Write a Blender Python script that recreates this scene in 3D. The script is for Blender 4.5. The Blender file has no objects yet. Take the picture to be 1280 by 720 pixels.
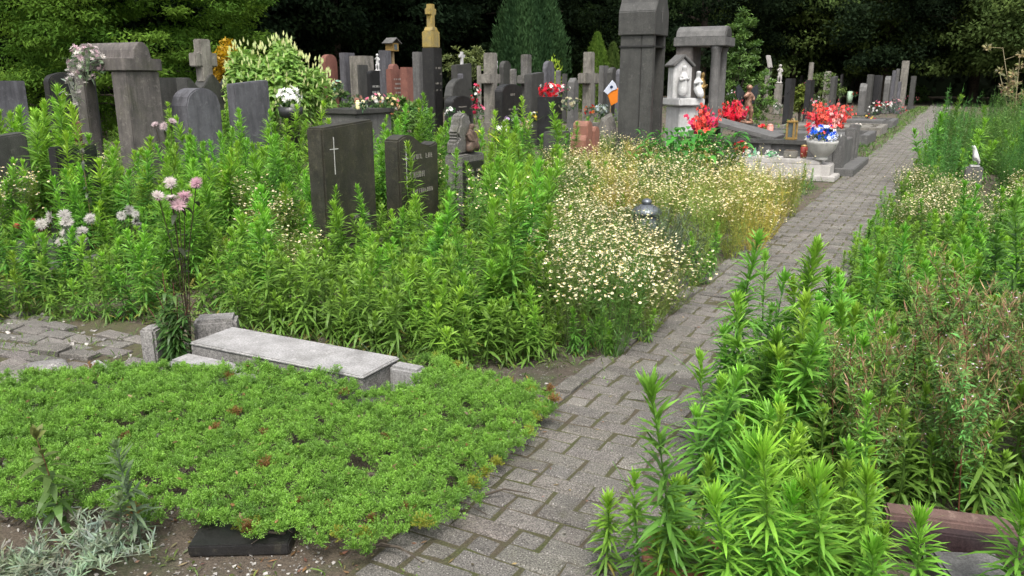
import bpy, bmesh, math, random
import numpy as np
from mathutils import Vector, Matrix
R = math.radians
PI = math.pi
rng = np.random.default_rng(7)
random.seed(7)
scene = bpy.context.scene
COL = scene.collection

# ------------------------------------------------------------------ camera
# world: X across the path (+X to its right), Y along the path, Z up
CAMH, FPX, YAW, PITCH = 1.5, 1000.0, R(28.66), R(14.68)
SY, CY, SP, CP = math.sin(YAW), math.cos(YAW), math.sin(PITCH), math.cos(PITCH)
def ray(px, py):
    r, u = px - 640.0, 360.0 - py
    return r, FPX * CP + u * SP, u * CP - FPX * SP
def G(px, py, z=0.0):
    r, f, u = ray(px, py)
    t = (z - CAMH) / u
    f *= t; r *= t
    return Vector((-SY * f + CY * r, CY * f + SY * r, z))
def row(px, py, X):
    r, f, u = ray(px, py)
    return X * (CY * f + SY * r) / (-SY * f + CY * r)
def zat(px, py, x, y):
    r, f, u = ray(px, py)
    return CAMH + u * (-SY * x + CY * y) / f
cam = bpy.data.cameras.new("camera"); cam.lens = FPX / 1280 * 36; cam.sensor_width = 36
cam.clip_start = 0.05; cam.clip_end = 600
co = bpy.data.objects.new("camera", cam); COL.objects.link(co)
co.location = (0, 0, CAMH); co.rotation_euler = (PI / 2 - PITCH, 0, YAW)
scene.camera = co

# ------------------------------------------------------------------ light
SUN_EL, SUN_AZ = R(58), R(150)
w = bpy.data.worlds.new("World"); scene.world = w; w.use_nodes = True
nt = w.node_tree; nt.nodes.clear()
sky = nt.nodes.new('ShaderNodeTexSky'); sky.sky_type = 'NISHITA'; sky.sun_disc = False
sky.sun_elevation = SUN_EL; sky.sun_rotation = SUN_AZ
sky.air_density = 1.0; sky.dust_density = 6.0; sky.ozone_density = 1.0
hs = nt.nodes.new('ShaderNodeHueSaturation'); hs.inputs['Saturation'].default_value = 0.35
bg = nt.nodes.new('ShaderNodeBackground'); bg.inputs['Strength'].default_value = 0.13
ow = nt.nodes.new('ShaderNodeOutputWorld')
nt.links.new(sky.outputs[0], hs.inputs['Color']); nt.links.new(hs.outputs[0], bg.inputs[0]); nt.links.new(bg.outputs[0], ow.inputs[0])
sl = bpy.data.lights.new("sun", 'SUN'); sl.energy = 1.3; sl.angle = R(14); sl.color = (1, 0.96, 0.88)
so = bpy.data.objects.new("sun", sl); COL.objects.link(so)
sd = Vector((math.sin(SUN_AZ) * math.cos(SUN_EL), math.cos(SUN_AZ) * math.cos(SUN_EL), math.sin(SUN_EL)))
so.rotation_euler = sd.to_track_quat('Z', 'Y').to_euler(); so.location = (0, 0, 30)
scene.view_settings.view_transform = 'Standard'; scene.view_settings.look = 'None'
scene.view_settings.exposure = 1.17; scene.view_settings.gamma = 1
scene.view_settings.use_curve_mapping = False
scene.cycles.max_bounces = 6; scene.cycles.transparent_max_bounces = 4
scene.cycles.use_denoising = True
scene.cycles.sample_clamp_indirect = 4

# ------------------------------------------------------------------ materials
def newmat(name):
    m = bpy.data.materials.new(name); m.use_nodes = True
    n = m.node_tree; n.nodes.clear()
    o = n.nodes.new('ShaderNodeOutputMaterial'); b = n.nodes.new('ShaderNodeBsdfPrincipled')
    n.links.new(b.outputs[0], o.inputs[0])
    return m, n, b, o
def N(n, t, **k):
    x = n.nodes.new(t)
    for a, v in k.items():
        if a in x.inputs.keys(): x.inputs[a].default_value = v
        else: setattr(x, a, v)
    return x
def ramp(n, src, a, b, ca=(0, 0, 0, 1), cb=(1, 1, 1, 1)):
    r = n.nodes.new('ShaderNodeValToRGB'); e = r.color_ramp.elements
    e[0].position, e[1].position = a, b; e[0].color, e[1].color = ca, cb
    n.links.new(src, r.inputs[0]); return r.outputs[0]
def mix(n, f, a, b, mode='MIX'):
    x = n.nodes.new('ShaderNodeMix'); x.data_type = 'RGBA'; x.blend_type = mode
    for s, v in ((x.inputs[0], f), (x.inputs[6], a), (x.inputs[7], b)):
        if isinstance(v, (int, float)): s.default_value = v
        elif isinstance(v, tuple): s.default_value = v if len(v) == 4 else (*v, 1)
        else: n.links.new(v, s)
    return x.outputs[2]
def coords(n, scale=(1, 1, 1), world=False):
    tc = n.nodes.new('ShaderNodeTexCoord'); mp = n.nodes.new('ShaderNodeMapping'); mp.inputs['Scale'].default_value = scale
    if world:
        g = n.nodes.new('ShaderNodeNewGeometry'); n.links.new(g.outputs['Position'], mp.inputs[0])
    else:
        oi = n.nodes.new('ShaderNodeObjectInfo'); m = N(n, 'ShaderNodeVectorMath', operation='SCALE')
        cx = N(n, 'ShaderNodeCombineXYZ'); 
        for i in range(3): n.links.new(oi.outputs['Random'], cx.inputs[i])
        n.links.new(cx.outputs[0], m.inputs[0]); m.inputs['Scale'].default_value = 37.0
        n.links.new(tc.outputs['Object'], mp.inputs[0])
        a = N(n, 'ShaderNodeVectorMath', operation='ADD')
        n.links.new(mp.outputs[0], a.inputs[0]); n.links.new(m.outputs[0], a.inputs[1]); return a.outputs[0]
    return mp.outputs[0]
def noise(n, vec, scale, detail=4, rough=.6):
    x = N(n, 'ShaderNodeTexNoise', Scale=scale, Detail=detail, Roughness=rough); n.links.new(vec, x.inputs['Vector']); return x.outputs['Fac']
def bump(n, b, h, strength=.3, dist=.01):
    x = N(n, 'ShaderNodeBump', Strength=strength, Distance=dist); n.links.new(h, x.inputs['Height']); n.links.new(x.outputs[0], b.inputs['Normal'])

def stone(name, base, dark, pale=None, rough=.85, speck=.35, stain=.6, moss=.0, sscale=160, bmp=.25, world=False):
    base, dark = tuple(a * .87 for a in base), tuple(a * .87 for a in dark)
    if pale: pale = tuple(a * .87 for a in pale)
    m, n, b, o = newmat(name)
    v = coords(n, world=world); vs = coords(n, (1, 1, .18), world=world)
    big = ramp(n, noise(n, v, 5, 6, .7), .35, .68)
    streak = ramp(n, noise(n, vs, 9, 5, .65), .42, .7)
    fine = noise(n, v, sscale, 2, .7)
    c = mix(n, big, base, dark)
    x = N(n, 'ShaderNodeMath', operation='MULTIPLY'); n.links.new(streak, x.inputs[0]); x.inputs[1].default_value = stain
    c = mix(n, x.outputs[0], c, tuple(a * .45 for a in dark))
    st2 = ramp(n, noise(n, coords(n, (1.3, 1.3, .12), world=world), 13, 5, .7), .58, .72, (0, 0, 0, 1), (.5 * stain,) * 3 + (1,))
    c = mix(n, st2, c, tuple(min(.8, a * 1.7) for a in base))
    if pale:
        p = ramp(n, noise(n, v, 14, 6, .75), .56, .68)
        y = N(n, 'ShaderNodeMath', operation='MULTIPLY'); n.links.new(p, y.inputs[0]); y.inputs[1].default_value = .7
        c = mix(n, y.outputs[0], c, pale)
    if moss:
        p = ramp(n, noise(n, v, 3.3, 7, .75), .5, .66)
        y = N(n, 'ShaderNodeMath', operation='MULTIPLY'); n.links.new(p, y.inputs[0]); y.inputs[1].default_value = moss
        c = mix(n, y.outputs[0], c, (.055, .06, .025))
    f = ramp(n, fine, .3, .7, (1 - speck,) * 3 + (1,), (1 + speck,) * 3 + (1,))
    c = mix(n, 1.0, c, f, 'MULTIPLY')
    n.links.new(c, b.inputs['Base Color']); b.inputs['Roughness'].default_value = rough
    if rough < .5:
        rr = ramp(n, noise(n, v, 8, 5), .3, .7, (rough,) * 3 + (1,), (min(1, rough + .3),) * 3 + (1,)); n.links.new(rr, b.inputs['Roughness'])
    bump(n, b, noise(n, v, sscale * .6, 4, .7), bmp, .006)
    return m
def plain(name, c, rough=.6, metal=0, var=.25, scale=30, spec=.5):
    m, n, b, o = newmat(name); v = coords(n)
    f = ramp(n, noise(n, v, scale, 5), .3, .7, tuple(x * (1 - var) for x in c) + (1,), tuple(min(1, x * (1 + var)) for x in c) + (1,))
    n.links.new(f, b.inputs['Base Color']); b.inputs['Roughness'].default_value = rough; b.inputs['Metallic'].default_value = metal
    b.inputs['Specular IOR Level'].default_value = spec
    bump(n, b, noise(n, v, scale * 3, 4), .2, .004)
    return m
def plantmat(name, trans=.28, rough=.5, var=.22, spec=.3, hv=.02):
    m, n, b, o = newmat(name)
    at = N(n, 'ShaderNodeAttribute'); at.attribute_name = 'Col'
    oi = N(n, 'ShaderNodeObjectInfo')
    h = N(n, 'ShaderNodeHueSaturation')
    mr = N(n, 'ShaderNodeMapRange'); mr.inputs['To Min'].default_value = 1 - var; mr.inputs['To Max'].default_value = 1 + var
    n.links.new(oi.outputs['Random'], mr.inputs['Value'])
    # hue from a second hash of the random value
    fr = N(n, 'ShaderNodeMath', operation='MULTIPLY'); n.links.new(oi.outputs['Random'], fr.inputs[0]); fr.inputs[1].default_value = 17.3
    f2 = N(n, 'ShaderNodeMath', operation='FRACT'); n.links.new(fr.outputs[0], f2.inputs[0])
    m2 = N(n, 'ShaderNodeMapRange'); m2.inputs['To Min'].default_value = .5 - hv; m2.inputs['To Max'].default_value = .5 + hv
    n.links.new(f2.outputs[0], m2.inputs['Value'])
    n.links.new(m2.outputs[0], h.inputs['Hue']); n.links.new(mr.outputs[0], h.inputs['Value']); n.links.new(at.outputs['Color'], h.inputs['Color'])
    n.links.new(h.outputs[0], b.inputs['Base Color']); b.inputs['Roughness'].default_value = rough; b.inputs['Specular IOR Level'].default_value = spec
    if trans:
        t = N(n, 'ShaderNodeBsdfTranslucent'); g = N(n, 'ShaderNodeHueSaturation', Value=1.4, Saturation=1.05)
        n.links.new(h.outputs[0], g.inputs['Color']); n.links.new(g.outputs[0], t.inputs[0])
        ms = N(n, 'ShaderNodeMixShader'); ms.inputs[0].default_value = trans
        n.links.new(b.outputs[0], ms.inputs[1]); n.links.new(t.outputs[0], ms.inputs[2]); n.links.new(ms.outputs[0], o.inputs[0])
    return m
M = {}
M['plant'] = plantmat('leaf', .3, .45)
M['tree'] = plantmat('tree_leaf', .35, .75, .1, .06, .012)
M['petal'] = plantmat('petal', .2, .6, .06, .2, .004)
M['paint'] = plantmat('coloured', 0, .6, .05, .3, .0)
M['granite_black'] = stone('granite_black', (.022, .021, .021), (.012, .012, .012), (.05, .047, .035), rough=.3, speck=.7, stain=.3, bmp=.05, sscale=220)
M['granite_olive'] = stone('granite_olive', (.045, .042, .028), (.022, .021, .017), (.085, .08, .05), rough=.38, speck=.6, stain=.35, bmp=.06, sscale=120)
M['granite_black_clean'] = stone('granite_black_clean', (.02, .02, .022), (.013, .013, .014), None, rough=.25, speck=.5, stain=.2, bmp=.04)
M['granite_grey'] = stone('granite_grey', (.135, .133, .128), (.08, .079, .077), (.2, .2, .185), speck=.5, stain=.5, rough=.7)
M['granite_dark'] = stone('granite_dark', (.062, .062, .057), (.036, .036, .034), (.1, .099, .09), speck=.65, stain=.5, rough=.6)
M['slate'] = stone('slate', (.12, .12, .135), (.07, .07, .08), (.17, .17, .18), speck=.25, stain=.8, rough=.75)
M['limestone'] = stone('limestone', (.14, .125, .115), (.075, .068, .066), (.22, .2, .185), speck=.35, stain=.85, moss=.3, rough=.9)
M['concrete'] = stone('concrete', (.25, .235, .205), (.14, .13, .115), (.36, .34, .3), speck=.4, stain=.8, moss=.35, rough=.95)
M['concrete_old'] = stone('concrete_old', (.17, .165, .155), (.095, .09, .085), (.3, .29, .27), speck=.5, stain=.7, moss=.5, rough=.95, bmp=.6, sscale=90)
M['slab_pale'] = stone('slab_pale', (.34, .335, .335), (.22, .215, .21), (.43, .42, .415), speck=.35, stain=.4, moss=.12, rough=.9, sscale=110)
M['slab_side'] = stone('slab_side', (.24, .23, .22), (.15, .145, .14), (.33, .32, .3), speck=.6, stain=.5, moss=.3, rough=.95, sscale=110)
M['marble'] = stone('marble', (.6, .6, .6), (.42, .42, .41), (.68, .68, .67), speck=.12, stain=.4, rough=.5)
M['kerb_white'] = stone('kerb_white', (.5, .48, .46), (.36, .34, .32), (.6, .58, .56), speck=.2, stain=.45, moss=.15, rough=.8)
M['red_stone'] = stone('red_stone', (.235, .1, .075), (.16, .07, .055), (.3, .16, .12), speck=.3, stain=.3, rough=.6)
M['terracotta_stone'] = stone('terracotta_stone', (.27, .12, .08), (.19, .085, .06), (.33, .18, .13), speck=.25, stain=.25, rough=.7)
M['yellow_lichen'] = stone('yellow_lichen', (.36, .26, .06), (.2, .17, .09), (.48, .36, .07), speck=.4, stain=.5, rough=.95)
M['terracotta'] = stone('terracotta', (.36, .15, .085), (.27, .11, .07), (.42, .24, .17), speck=.15, stain=.3, rough=.9)
M['bronze'] = plain('bronze', (.12, .07, .045), .5, .5, .5)
M['rust_bronze'] = plain('rust_bronze', (.085, .055, .04), .7, .1, .6)
M['angel_bronze'] = plain('angel_bronze', (.22, .12, .08), .5, .3, .6, 14)
M['iron'] = plain('iron', (.045, .05, .058), .35, .6, .4)
M['steel'] = plain('steel', (.15, .165, .185), .4, .7, .3)
M['gold'] = plain('gold', (.42, .28, .1), .4, .5, .25)
M['wood'] = plain('wood', (.26, .19, .1), .8, 0, .35)
M['bark'] = plain('bark', (.05, .04, .03), .95, 0, .5, 12)
M['wax'] = plain('wax', (.75, .68, .36), .5, 0, .08)
M['red_glass'] = plain('red_glass', (.3, .05, .04), .2, 0, .2)
M['pink_wax'] = plain('pink_wax', (.6, .25, .2), .4, 0, .2)
M['glass'] = plain('glass_pane', (.10, .12, .13), .1, 0, .2)
M['glaze'] = stone('glazed_pot', (.5, .5, .48), (.36, .355, .33), None, speck=.12, stain=.4, moss=.12, rough=.5)
M['plastic_dark'] = plain('plastic_dark', (.025, .025, .027), .4, 0, .2)
M['letter'] = plain('letter_paint', (.38, .38, .36), .7, 0, .2)
M['letter_dim'] = plain('letter_worn', (.2, .19, .165), .8, 0, .3, 60)
M['pond_green'] = plain('pale_green_glaze', (.3, .42, .3), .5, 0, .2)
M['kerb_brown'] = stone('kerb_brown', (.16, .1, .085), (.1, .06, .055), (.24, .17, .14), speck=.3, stain=.4, rough=.6)
M['kerb_dark'] = stone('kerb_dark', (.05, .03, .032), (.03, .02, .022), None, speck=.5, stain=.3, rough=.35)

def ground_mat():
    m, n, b, o = newmat('soil'); v = coords(n, world=True)
    big = ramp(n, noise(n, v, .7, 6), .35, .65)
    c = mix(n, big, (.11, .085, .06), (.065, .052, .04))
    g = ramp(n, noise(n, v, 3, 7, .7), .52, .66)
    c = mix(n, g, c, (.05, .06, .025))
    f = ramp(n, noise(n, v, 130, 3, .7), .3, .75, (.55, .55, .55, 1), (1.5, 1.5, 1.5, 1))
    c = mix(n, 1.0, c, f, 'MULTIPLY')
    vo = N(n, 'ShaderNodeTexVoronoi', Scale=75.0); n.links.new(v, vo.inputs['Vector'])
    st = ramp(n, vo.outputs['Distance'], .2, .3, (1, 1, 1, 1), (0, 0, 0, 1))
    sel = ramp(n, noise(n, v, 22, 2), .5, .58)
    mm = N(n, 'ShaderNodeMath', operation='MULTIPLY'); n.links.new(st, mm.inputs[0]); n.links.new(sel, mm.inputs[1])
    c = mix(n, mm.outputs[0], c, (.2, .185, .17))
    n.links.new(c, b.inputs['Base Color']); b.inputs['Roughness'].default_value = .95
    bump(n, b, noise(n, v, 60, 6, .75), .8, .02)
    return m
def brick_mat():
    m, n, b, o = newmat('paver'); v = coords(n, world=True)
    at = N(n, 'ShaderNodeAttribute'); at.attribute_name = 'Col'
    big = ramp(n, noise(n, v, 2.2, 6, .7), .35, .7, (.66, .65, .62, 1), (1.2, 1.18, 1.13, 1))
    c = mix(n, 1.0, at.outputs['Color'], big, 'MULTIPLY')
    f = ramp(n, noise(n, v, 170, 2, .8), .36, .66, (.35, .34, .33, 1), (1.75, 1.75, 1.75, 1))
    c = mix(n, 1.0, c, f, 'MULTIPLY')
    vo = N(n, 'ShaderNodeTexVoronoi', Scale=95.0); n.links.new(v, vo.inputs['Vector'])
    sp = ramp(n, vo.outputs['Distance'], .12, .24, (1, 1, 1, 1), (0, 0, 0, 1))
    s2 = ramp(n, noise(n, v, 55, 2), .5, .56)
    mm = N(n, 'ShaderNodeMath', operation='MULTIPLY'); n.links.new(sp, mm.inputs[0]); n.links.new(s2, mm.inputs[1])
    c = mix(n, mm.outputs[0], c, (.42, .4, .38))
    mo = ramp(n, noise(n, v, 3.1, 7, .8), .56, .7, (0, 0, 0, 1), (.55, .55, .55, 1))
    c = mix(n, mo, c, (.085, .085, .045))
    li = ramp(n, noise(n, v, 6.5, 7, .8), .6, .68)
    c = mix(n, li, c, (.21, .205, .175))
    n.links.new(c, b.inputs['Base Color']); b.inputs['Roughness'].default_value = .9
    bump(n, b, noise(n, v, 140, 4, .8), .7, .008)
    return m
def joint_mat():
    m, n, b, o = newmat('mossy_joint'); v = coords(n, world=True)
    c = mix(n, ramp(n, noise(n, v, 5, 6, .7), .4, .62), (.105, .085, .055), (.085, .095, .03))
    f = ramp(n, noise(n, v, 150, 3, .7), .3, .75, (.5, .5, .5, 1), (1.5, 1.5, 1.5, 1))
    c = mix(n, 1.0, c, f, 'MULTIPLY')
    n.links.new(c, b.inputs['Base Color']); b.inputs['Roughness'].default_value = 1
    bump(n, b, noise(n, v, 90, 5, .8), 1, .02)
    return m
M['soil'], M['paver'], M['joint'] = ground_mat(), brick_mat(), joint_mat()

# ------------------------------------------------------------------ mesh builder
def nrm(a):
    return a / np.maximum(np.linalg.norm(a, axis=-1, keepdims=True), 1e-9)
class MB:
    def __init__(s): s.v, s.c, s.f, s.n = [], [], [], 0
    def add(s, V, F, col=(.5, .5, .5), mi=0, smooth=False):
        V = np.asarray(V, float); k = len(V)
        c = np.asarray(col, float); c = np.tile(c[:3], (k, 1)) if c.ndim == 1 else c
        s.v.append(V); s.c.append(c)
        if isinstance(F, np.ndarray): s.f.append((F.shape[1], (F + s.n).ravel(), len(F), mi, smooth))
        else:
            for f in F: s.f.append((len(f), np.asarray(f) + s.n, 1, mi, smooth))
        s.n += k
        return s
    def bm(s, bm, col=(.5, .5, .5), mi=0, smooth=False):
        bm.verts.index_update()
        V = np.array([v.co[:] for v in bm.verts]); F = [[v.index for v in f.verts] for f in bm.faces]
        bm.free(); return s.add(V, F, col, mi, smooth)
    def box(s, c, d, bev=.008, col=(.5, .5, .5), mi=0, rot=None, seg=2):
        b = bmesh.new(); bmesh.ops.create_cube(b, size=1)
        for v in b.verts: v.co = Vector((v.co.x * d[0], v.co.y * d[1], v.co.z * d[2]))
        if bev: bmesh.ops.bevel(b, geom=b.edges[:], offset=min(bev, min(d) * .4), segments=seg, affect='EDGES')
        mt = Matrix.Translation(Vector(c)) @ (rot.to_4x4() if rot else Matrix())
        b.transform(mt); return s.bm(b, col, mi)
    def prism(s, pts, x0, x1, bev=.008, col=(.5, .5, .5), mi=0):
        """outline in the (y, z) plane, thickness along x"""
        b = bmesh.new(); vs = [b.verts.new((x0, p[0], p[1])) for p in pts]; f = b.faces.new(vs)
        r = bmesh.ops.extrude_face_region(b, geom=[f])
        for v in r['geom']:
            if isinstance(v, bmesh.types.BMVert): v.co.x = x1
        bmesh.ops.recalc_face_normals(b, faces=b.faces[:])
        if bev:
            es = [e for e in b.edges if len(e.link_faces) == 2 and e.calc_face_angle(0) > R(28)]
            bmesh.ops.bevel(b, geom=es, offset=bev, segments=2, affect='EDGES', clamp_overlap=True)
        return s.bm(b, col, mi)
    def lathe(s, prof, at=(0, 0, 0), n=20, col=(.5, .5, .5), mi=0, sx=1, sy=1):
        V, F = [], []
        for r, z in prof:
            for i in range(n):
                a = 2 * PI * i / n; V.append((at[0] + r * math.cos(a) * sx, at[1] + r * math.sin(a) * sy, at[2] + z))
        m = len(prof)
        for j in range(m - 1):
            for i in range(n): F.append([j * n + i, j * n + (i + 1) % n, (j + 1) * n + (i + 1) % n, (j + 1) * n + i])
        F.append(list(range(n))[::-1]); F.append([(m - 1) * n + i for i in range(n)])
        return s.add(V, F, col, mi, True)
    def tube(s, P, rad, n=6, col=(.5, .5, .5), mi=0):
        P = np.asarray(P, float); rad = np.broadcast_to(np.asarray(rad, float), (len(P),))
        T = nrm(np.gradient(P, axis=0)); ref = np.array([0.3, .9, .2]) if abs(T[0][2]) > .7 else np.array([0, 0, 1.])
        A = nrm(np.cross(T, ref)); B = np.cross(T, A)
        a = np.arange(n) * 2 * PI / n
        V = (P[:, None] + rad[:, None, None] * (A[:, None] * np.cos(a)[None, :, None] + B[:, None] * np.sin(a)[None, :, None])).reshape(-1, 3)
        j, i = np.meshgrid(np.arange(len(P) - 1), np.arange(n), indexing='ij'); j, i = j.ravel(), i.ravel(); k = (i + 1) % n
        F = np.stack([j * n + i, j * n + k, (j + 1) * n + k, (j + 1) * n + i], 1)
        c = np.asarray(col, float)
        if c.ndim == 2: c = np.repeat(c, n, 0)
        s.add(V, F, c, mi, True)
        s.add(V[-n:], [list(range(n))], c[-n:] if c.ndim == 2 else c, mi); return s
    def ball(s, c, r, col=(.5, .5, .5), mi=0, seg=12, jit=0, rs=None):
        r = (r, r, r) if isinstance(r, (int, float)) else r
        b = bmesh.new(); bmesh.ops.create_uvsphere(b, u_segments=seg, v_segments=max(6, seg // 2 + 2), radius=1)
        for v in b.verts:
            k = 1 + (random.uniform(-jit, jit) if jit else 0)
            v.co = Vector((c[0] + v.co.x * r[0] * k, c[1] + v.co.y * r[1] * k, c[2] + v.co.z * r[2] * k))
        return s.bm(b, col, mi, True)
    def leaves(s, P, D, U, L, W, droop, col, tipcol=None, mi=0):
        P, D, U = (np.asarray(a, float) for a in (P, D, U)); n = len(P)
        L, W, droop = (np.broadcast_to(np.asarray(a, float), (n,)) for a in (L, W, droop))
        D = nrm(D); S = nrm(np.cross(D, U)); 
        out = []
        cs = []
        col = np.asarray(col, float); col = np.tile(col, (n, 1)) if col.ndim == 1 else col
        tip = col * 1.12 if tipcol is None else np.asarray(tipcol, float)
        Nn = np.cross(S, D)
        for t, wd, fold in ((0, .25, 0), (.33, 1, .12), (.68, .72, .12), (1, 0, 0)):
            c = P + D * (L * t)[:, None]; c[:, 2] -= droop * L * t * t
            off = S * (W * wd * .5)[:, None]
            up = Nn * (W * wd * fold)[:, None]
            cc = col * (1 - t) + tip * t
            if wd > 0: out += [c + off + up, c - off + up]; cs += [cc, cc]
            else: out.append(c); cs.append(cc)
        V = np.stack(out, 1).reshape(-1, 3); C = np.stack(cs, 1).reshape(-1, 3)
        b = (np.arange(n) * 7)[:, None]
        s.add(V, np.concatenate([b + np.array([0, 1, 3, 2]), b + np.array([2, 3, 5, 4])]), C, mi)
        s.f.append((3, (b + np.array([4, 5, 6]) + s.n - len(V)).ravel(), n, mi, False))
        return s
    def quads(s, P, D, U, L, W, col, mi=0, tipw=0.0):
        """one diamond leaf each, one face"""
        P, D, U = (np.asarray(a, float) for a in (P, D, U)); n = len(P)
        L, W = (np.broadcast_to(np.asarray(a, float), (n,)) for a in (L, W))
        D = nrm(D); S = nrm(np.cross(D, U)); col = np.asarray(col, float); col = np.tile(col, (n, 1)) if col.ndim == 1 else col
        m = P + D * (L * .45)[:, None]
        V = np.stack([P, m + S * (W * .5)[:, None], P + D * L[:, None], m - S * (W * .5)[:, None]], 1).reshape(-1, 3)
        s.add(V, np.arange(n * 4).reshape(-1, 4), np.repeat(col, 4, 0), mi); return s
    def mesh(s, name):
        me = bpy.data.meshes.new(name)
        V = np.concatenate(s.v).astype(np.float32); C = np.concatenate(s.c)
        me.vertices.add(len(V)); me.vertices.foreach_set('co', V.ravel())
        loops = np.concatenate([f[1] for f in s.f]).astype(np.int32)
        tot = np.concatenate([np.full(f[2], f[0]) for f in s.f]).astype(np.int32)
        mis = np.concatenate([np.full(f[2], f[3]) for f in s.f]).astype(np.int32)
        sm = np.concatenate([np.full(f[2], f[4]) for f in s.f]).astype(bool)
        me.loops.add(len(loops)); me.loops.foreach_set('vertex_index', loops)
        me.polygons.add(len(tot)); st = np.concatenate([[0], np.cumsum(tot)[:-1]]).astype(np.int32)
        me.polygons.foreach_set('loop_start', st)
        me.update(calc_edges=True)
        me.polygons.foreach_set('material_index', mis); me.polygons.foreach_set('use_smooth', sm)
        ca = me.color_attributes.new('Col', 'FLOAT_COLOR', 'POINT')
        ca.data.foreach_set('color', np.concatenate([np.clip(C, 0, 1), np.ones((len(C), 1))], 1).astype(np.float32).ravel())
        me.validate(); return me
    def build(s, name, mats, parent=None, loc=(0, 0, 0)):
        o = bpy.data.objects.new(name, s.mesh(name)); COL.objects.link(o)
        for m in (mats if isinstance(mats, (list, tuple)) else [mats]): o.data.materials.append(M[m])
        o.location = loc
        if parent: o.parent = parent
        return o
def tag(o, label=None, cat=None, group=None, kind=None):
    if label: o['label'] = label
    if cat: o['category'] = cat
    if group: o['group'] = group
    if kind: o['kind'] = kind
    return o
def thing(name, label, cat, loc=(0, 0, 0), rz=0, group=None, tilt=(0, 0)):
    o = bpy.data.objects.new(name, None); COL.objects.link(o); o.empty_display_size = .1
    o.location = loc; o.rotation_euler = (tilt[0], tilt[1], rz)
    return tag(o, label, cat, group)
def copy_tree(o, loc, rz, s=1.0, label=None, group=None, tilt=(0, 0)):
    c = o.copy(); COL.objects.link(c); c.location = loc; c.rotation_euler = (tilt[0], tilt[1], rz); c.scale = (s, s, s)
    if label: c['label'] = label
    if group: c['group'] = group
    for ch in o.children:
        d = ch.copy(); COL.objects.link(d); d.parent = c
        for g in ch.children:
            e = g.copy(); COL.objects.link(e); e.parent = d
    return c
def vary(c, n, amt=.15, r=None):
    r = r or rng
    return np.clip(np.asarray(c)[None] * (1 + r.normal(0, amt, (n, 1))) * (1 + r.normal(0, amt * .4, (n, 3))), 0, 1)

# ------------------------------------------------------------------ plant generators
GA = 2.39996
def stemline(h, lean, r, n=7, bend=.06):
    a = r.uniform(0, 2 * PI); t = np.linspace(0, 1, n)
    x = lean * h * t ** 1.6; wob = bend * h * np.sin(t * r.uniform(2, 4)) * .4
    return np.stack([x * math.cos(a) - wob * math.sin(a), x * math.sin(a) + wob * math.cos(a), h * t], 1)
def along(P, t):
    k = np.clip(t * (len(P) - 1), 0, len(P) - 1 - 1e-6); i = k.astype(int); f = (k - i)[:, None]
    return P[i] * (1 - f) + P[i + 1] * f
def horseweed(seed, h, nl=120, L0=.095, W0=.0125,  low=(.055, .135, .022), top=(.16, .30, .035), stemr=.0042, tuft=26, bare=.06, stemcol=None, sep=False, droop=.35, shrink=.45):
    """leafy unbranched weed: narrow leaves in a spiral, a brush of young leaves at the tip"""
    r = np.random.default_rng(seed); P = stemline(h, r.uniform(.0, .2), r, bend=.1)
    st = MB(); lf = MB()
    sc = stemcol or (low[0] * 1.2, low[1] * 1.15, low[2] * 1.3)
    st.tube(P, np.linspace(stemr, stemr * .45, len(P)), 5, sc)
    droop = droop * r.uniform(.5, 1.9, nl)
    t = bare + (1 - bare) * np.sort(r.random(nl)) ** .8; az = np.arange(nl) * GA + r.normal(0, .25, nl)
    el = np.interp(t, [0, .3, .7, .9, 1], [-.25, .1, .45, .8, 1.15]) + r.normal(0, .24, nl)
    D = np.stack([np.cos(az) * np.cos(el), np.sin(az) * np.cos(el), np.sin(el)], 1)
    L = L0 * np.interp(t, [0, .2, .65, .9, 1], [.75, 1.05, 1, .75, shrink]) * r.uniform(.75, 1.2, nl)
    W = W0 * np.interp(t, [0, .3, .8, 1], [.9, 1.1, .9, .6]) * r.uniform(.8, 1.2, nl)
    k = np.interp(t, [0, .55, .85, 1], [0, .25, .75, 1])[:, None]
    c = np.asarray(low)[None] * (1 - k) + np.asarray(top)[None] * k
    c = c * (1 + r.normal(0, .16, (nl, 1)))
    dead = (t < .18) & (r.random(nl) < .35); c[dead] = np.array([.2, .19, .045])
    up = np.tile([0, 0, 1.], (nl, 1)) + r.normal(0, .25, (nl, 3))
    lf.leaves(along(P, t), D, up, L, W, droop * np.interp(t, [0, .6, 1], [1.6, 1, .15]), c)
    n2 = tuft; az = r.uniform(0, 2 * PI, n2); el = r.uniform(.75, 1.5, n2)
    D = np.stack([np.cos(az) * np.cos(el), np.sin(az) * np.cos(el), np.sin(el)], 1)
    lf.leaves(P[-1][None] - np.array([0, 0, .03 * h])[None] * r.random((n2, 1)), D, np.tile([0, 0, 1.], (n2, 1)) + r.normal(0, .3, (n2, 3)),
              L0 * shrink * 1.15 * r.uniform(.6, 1.15, n2), W0 * .75, .12, np.asarray(top)[None] * (1.05 + r.normal(0, .12, (n2, 1))))
    if sep: return st, lf
    st.v += lf.v; st.c += lf.c
    st.f += [(a, b + st.n, c_, d, e) for a, b, c_, d, e in lf.f]; st.n += lf.n
    return st
def merge(a, b, off=None, tilt=0, az=0):
    if off is not None:
        for v in b.v:
            v[:, 0] += tilt * math.cos(az) * v[:, 2]; v[:, 1] += tilt * math.sin(az) * v[:, 2]; v += np.asarray(off)
    a.f += [(k, l + a.n, c, d, e) for k, l, c, d, e in b.f]; a.v += b.v; a.c += b.c; a.n += b.n; return a
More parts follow.
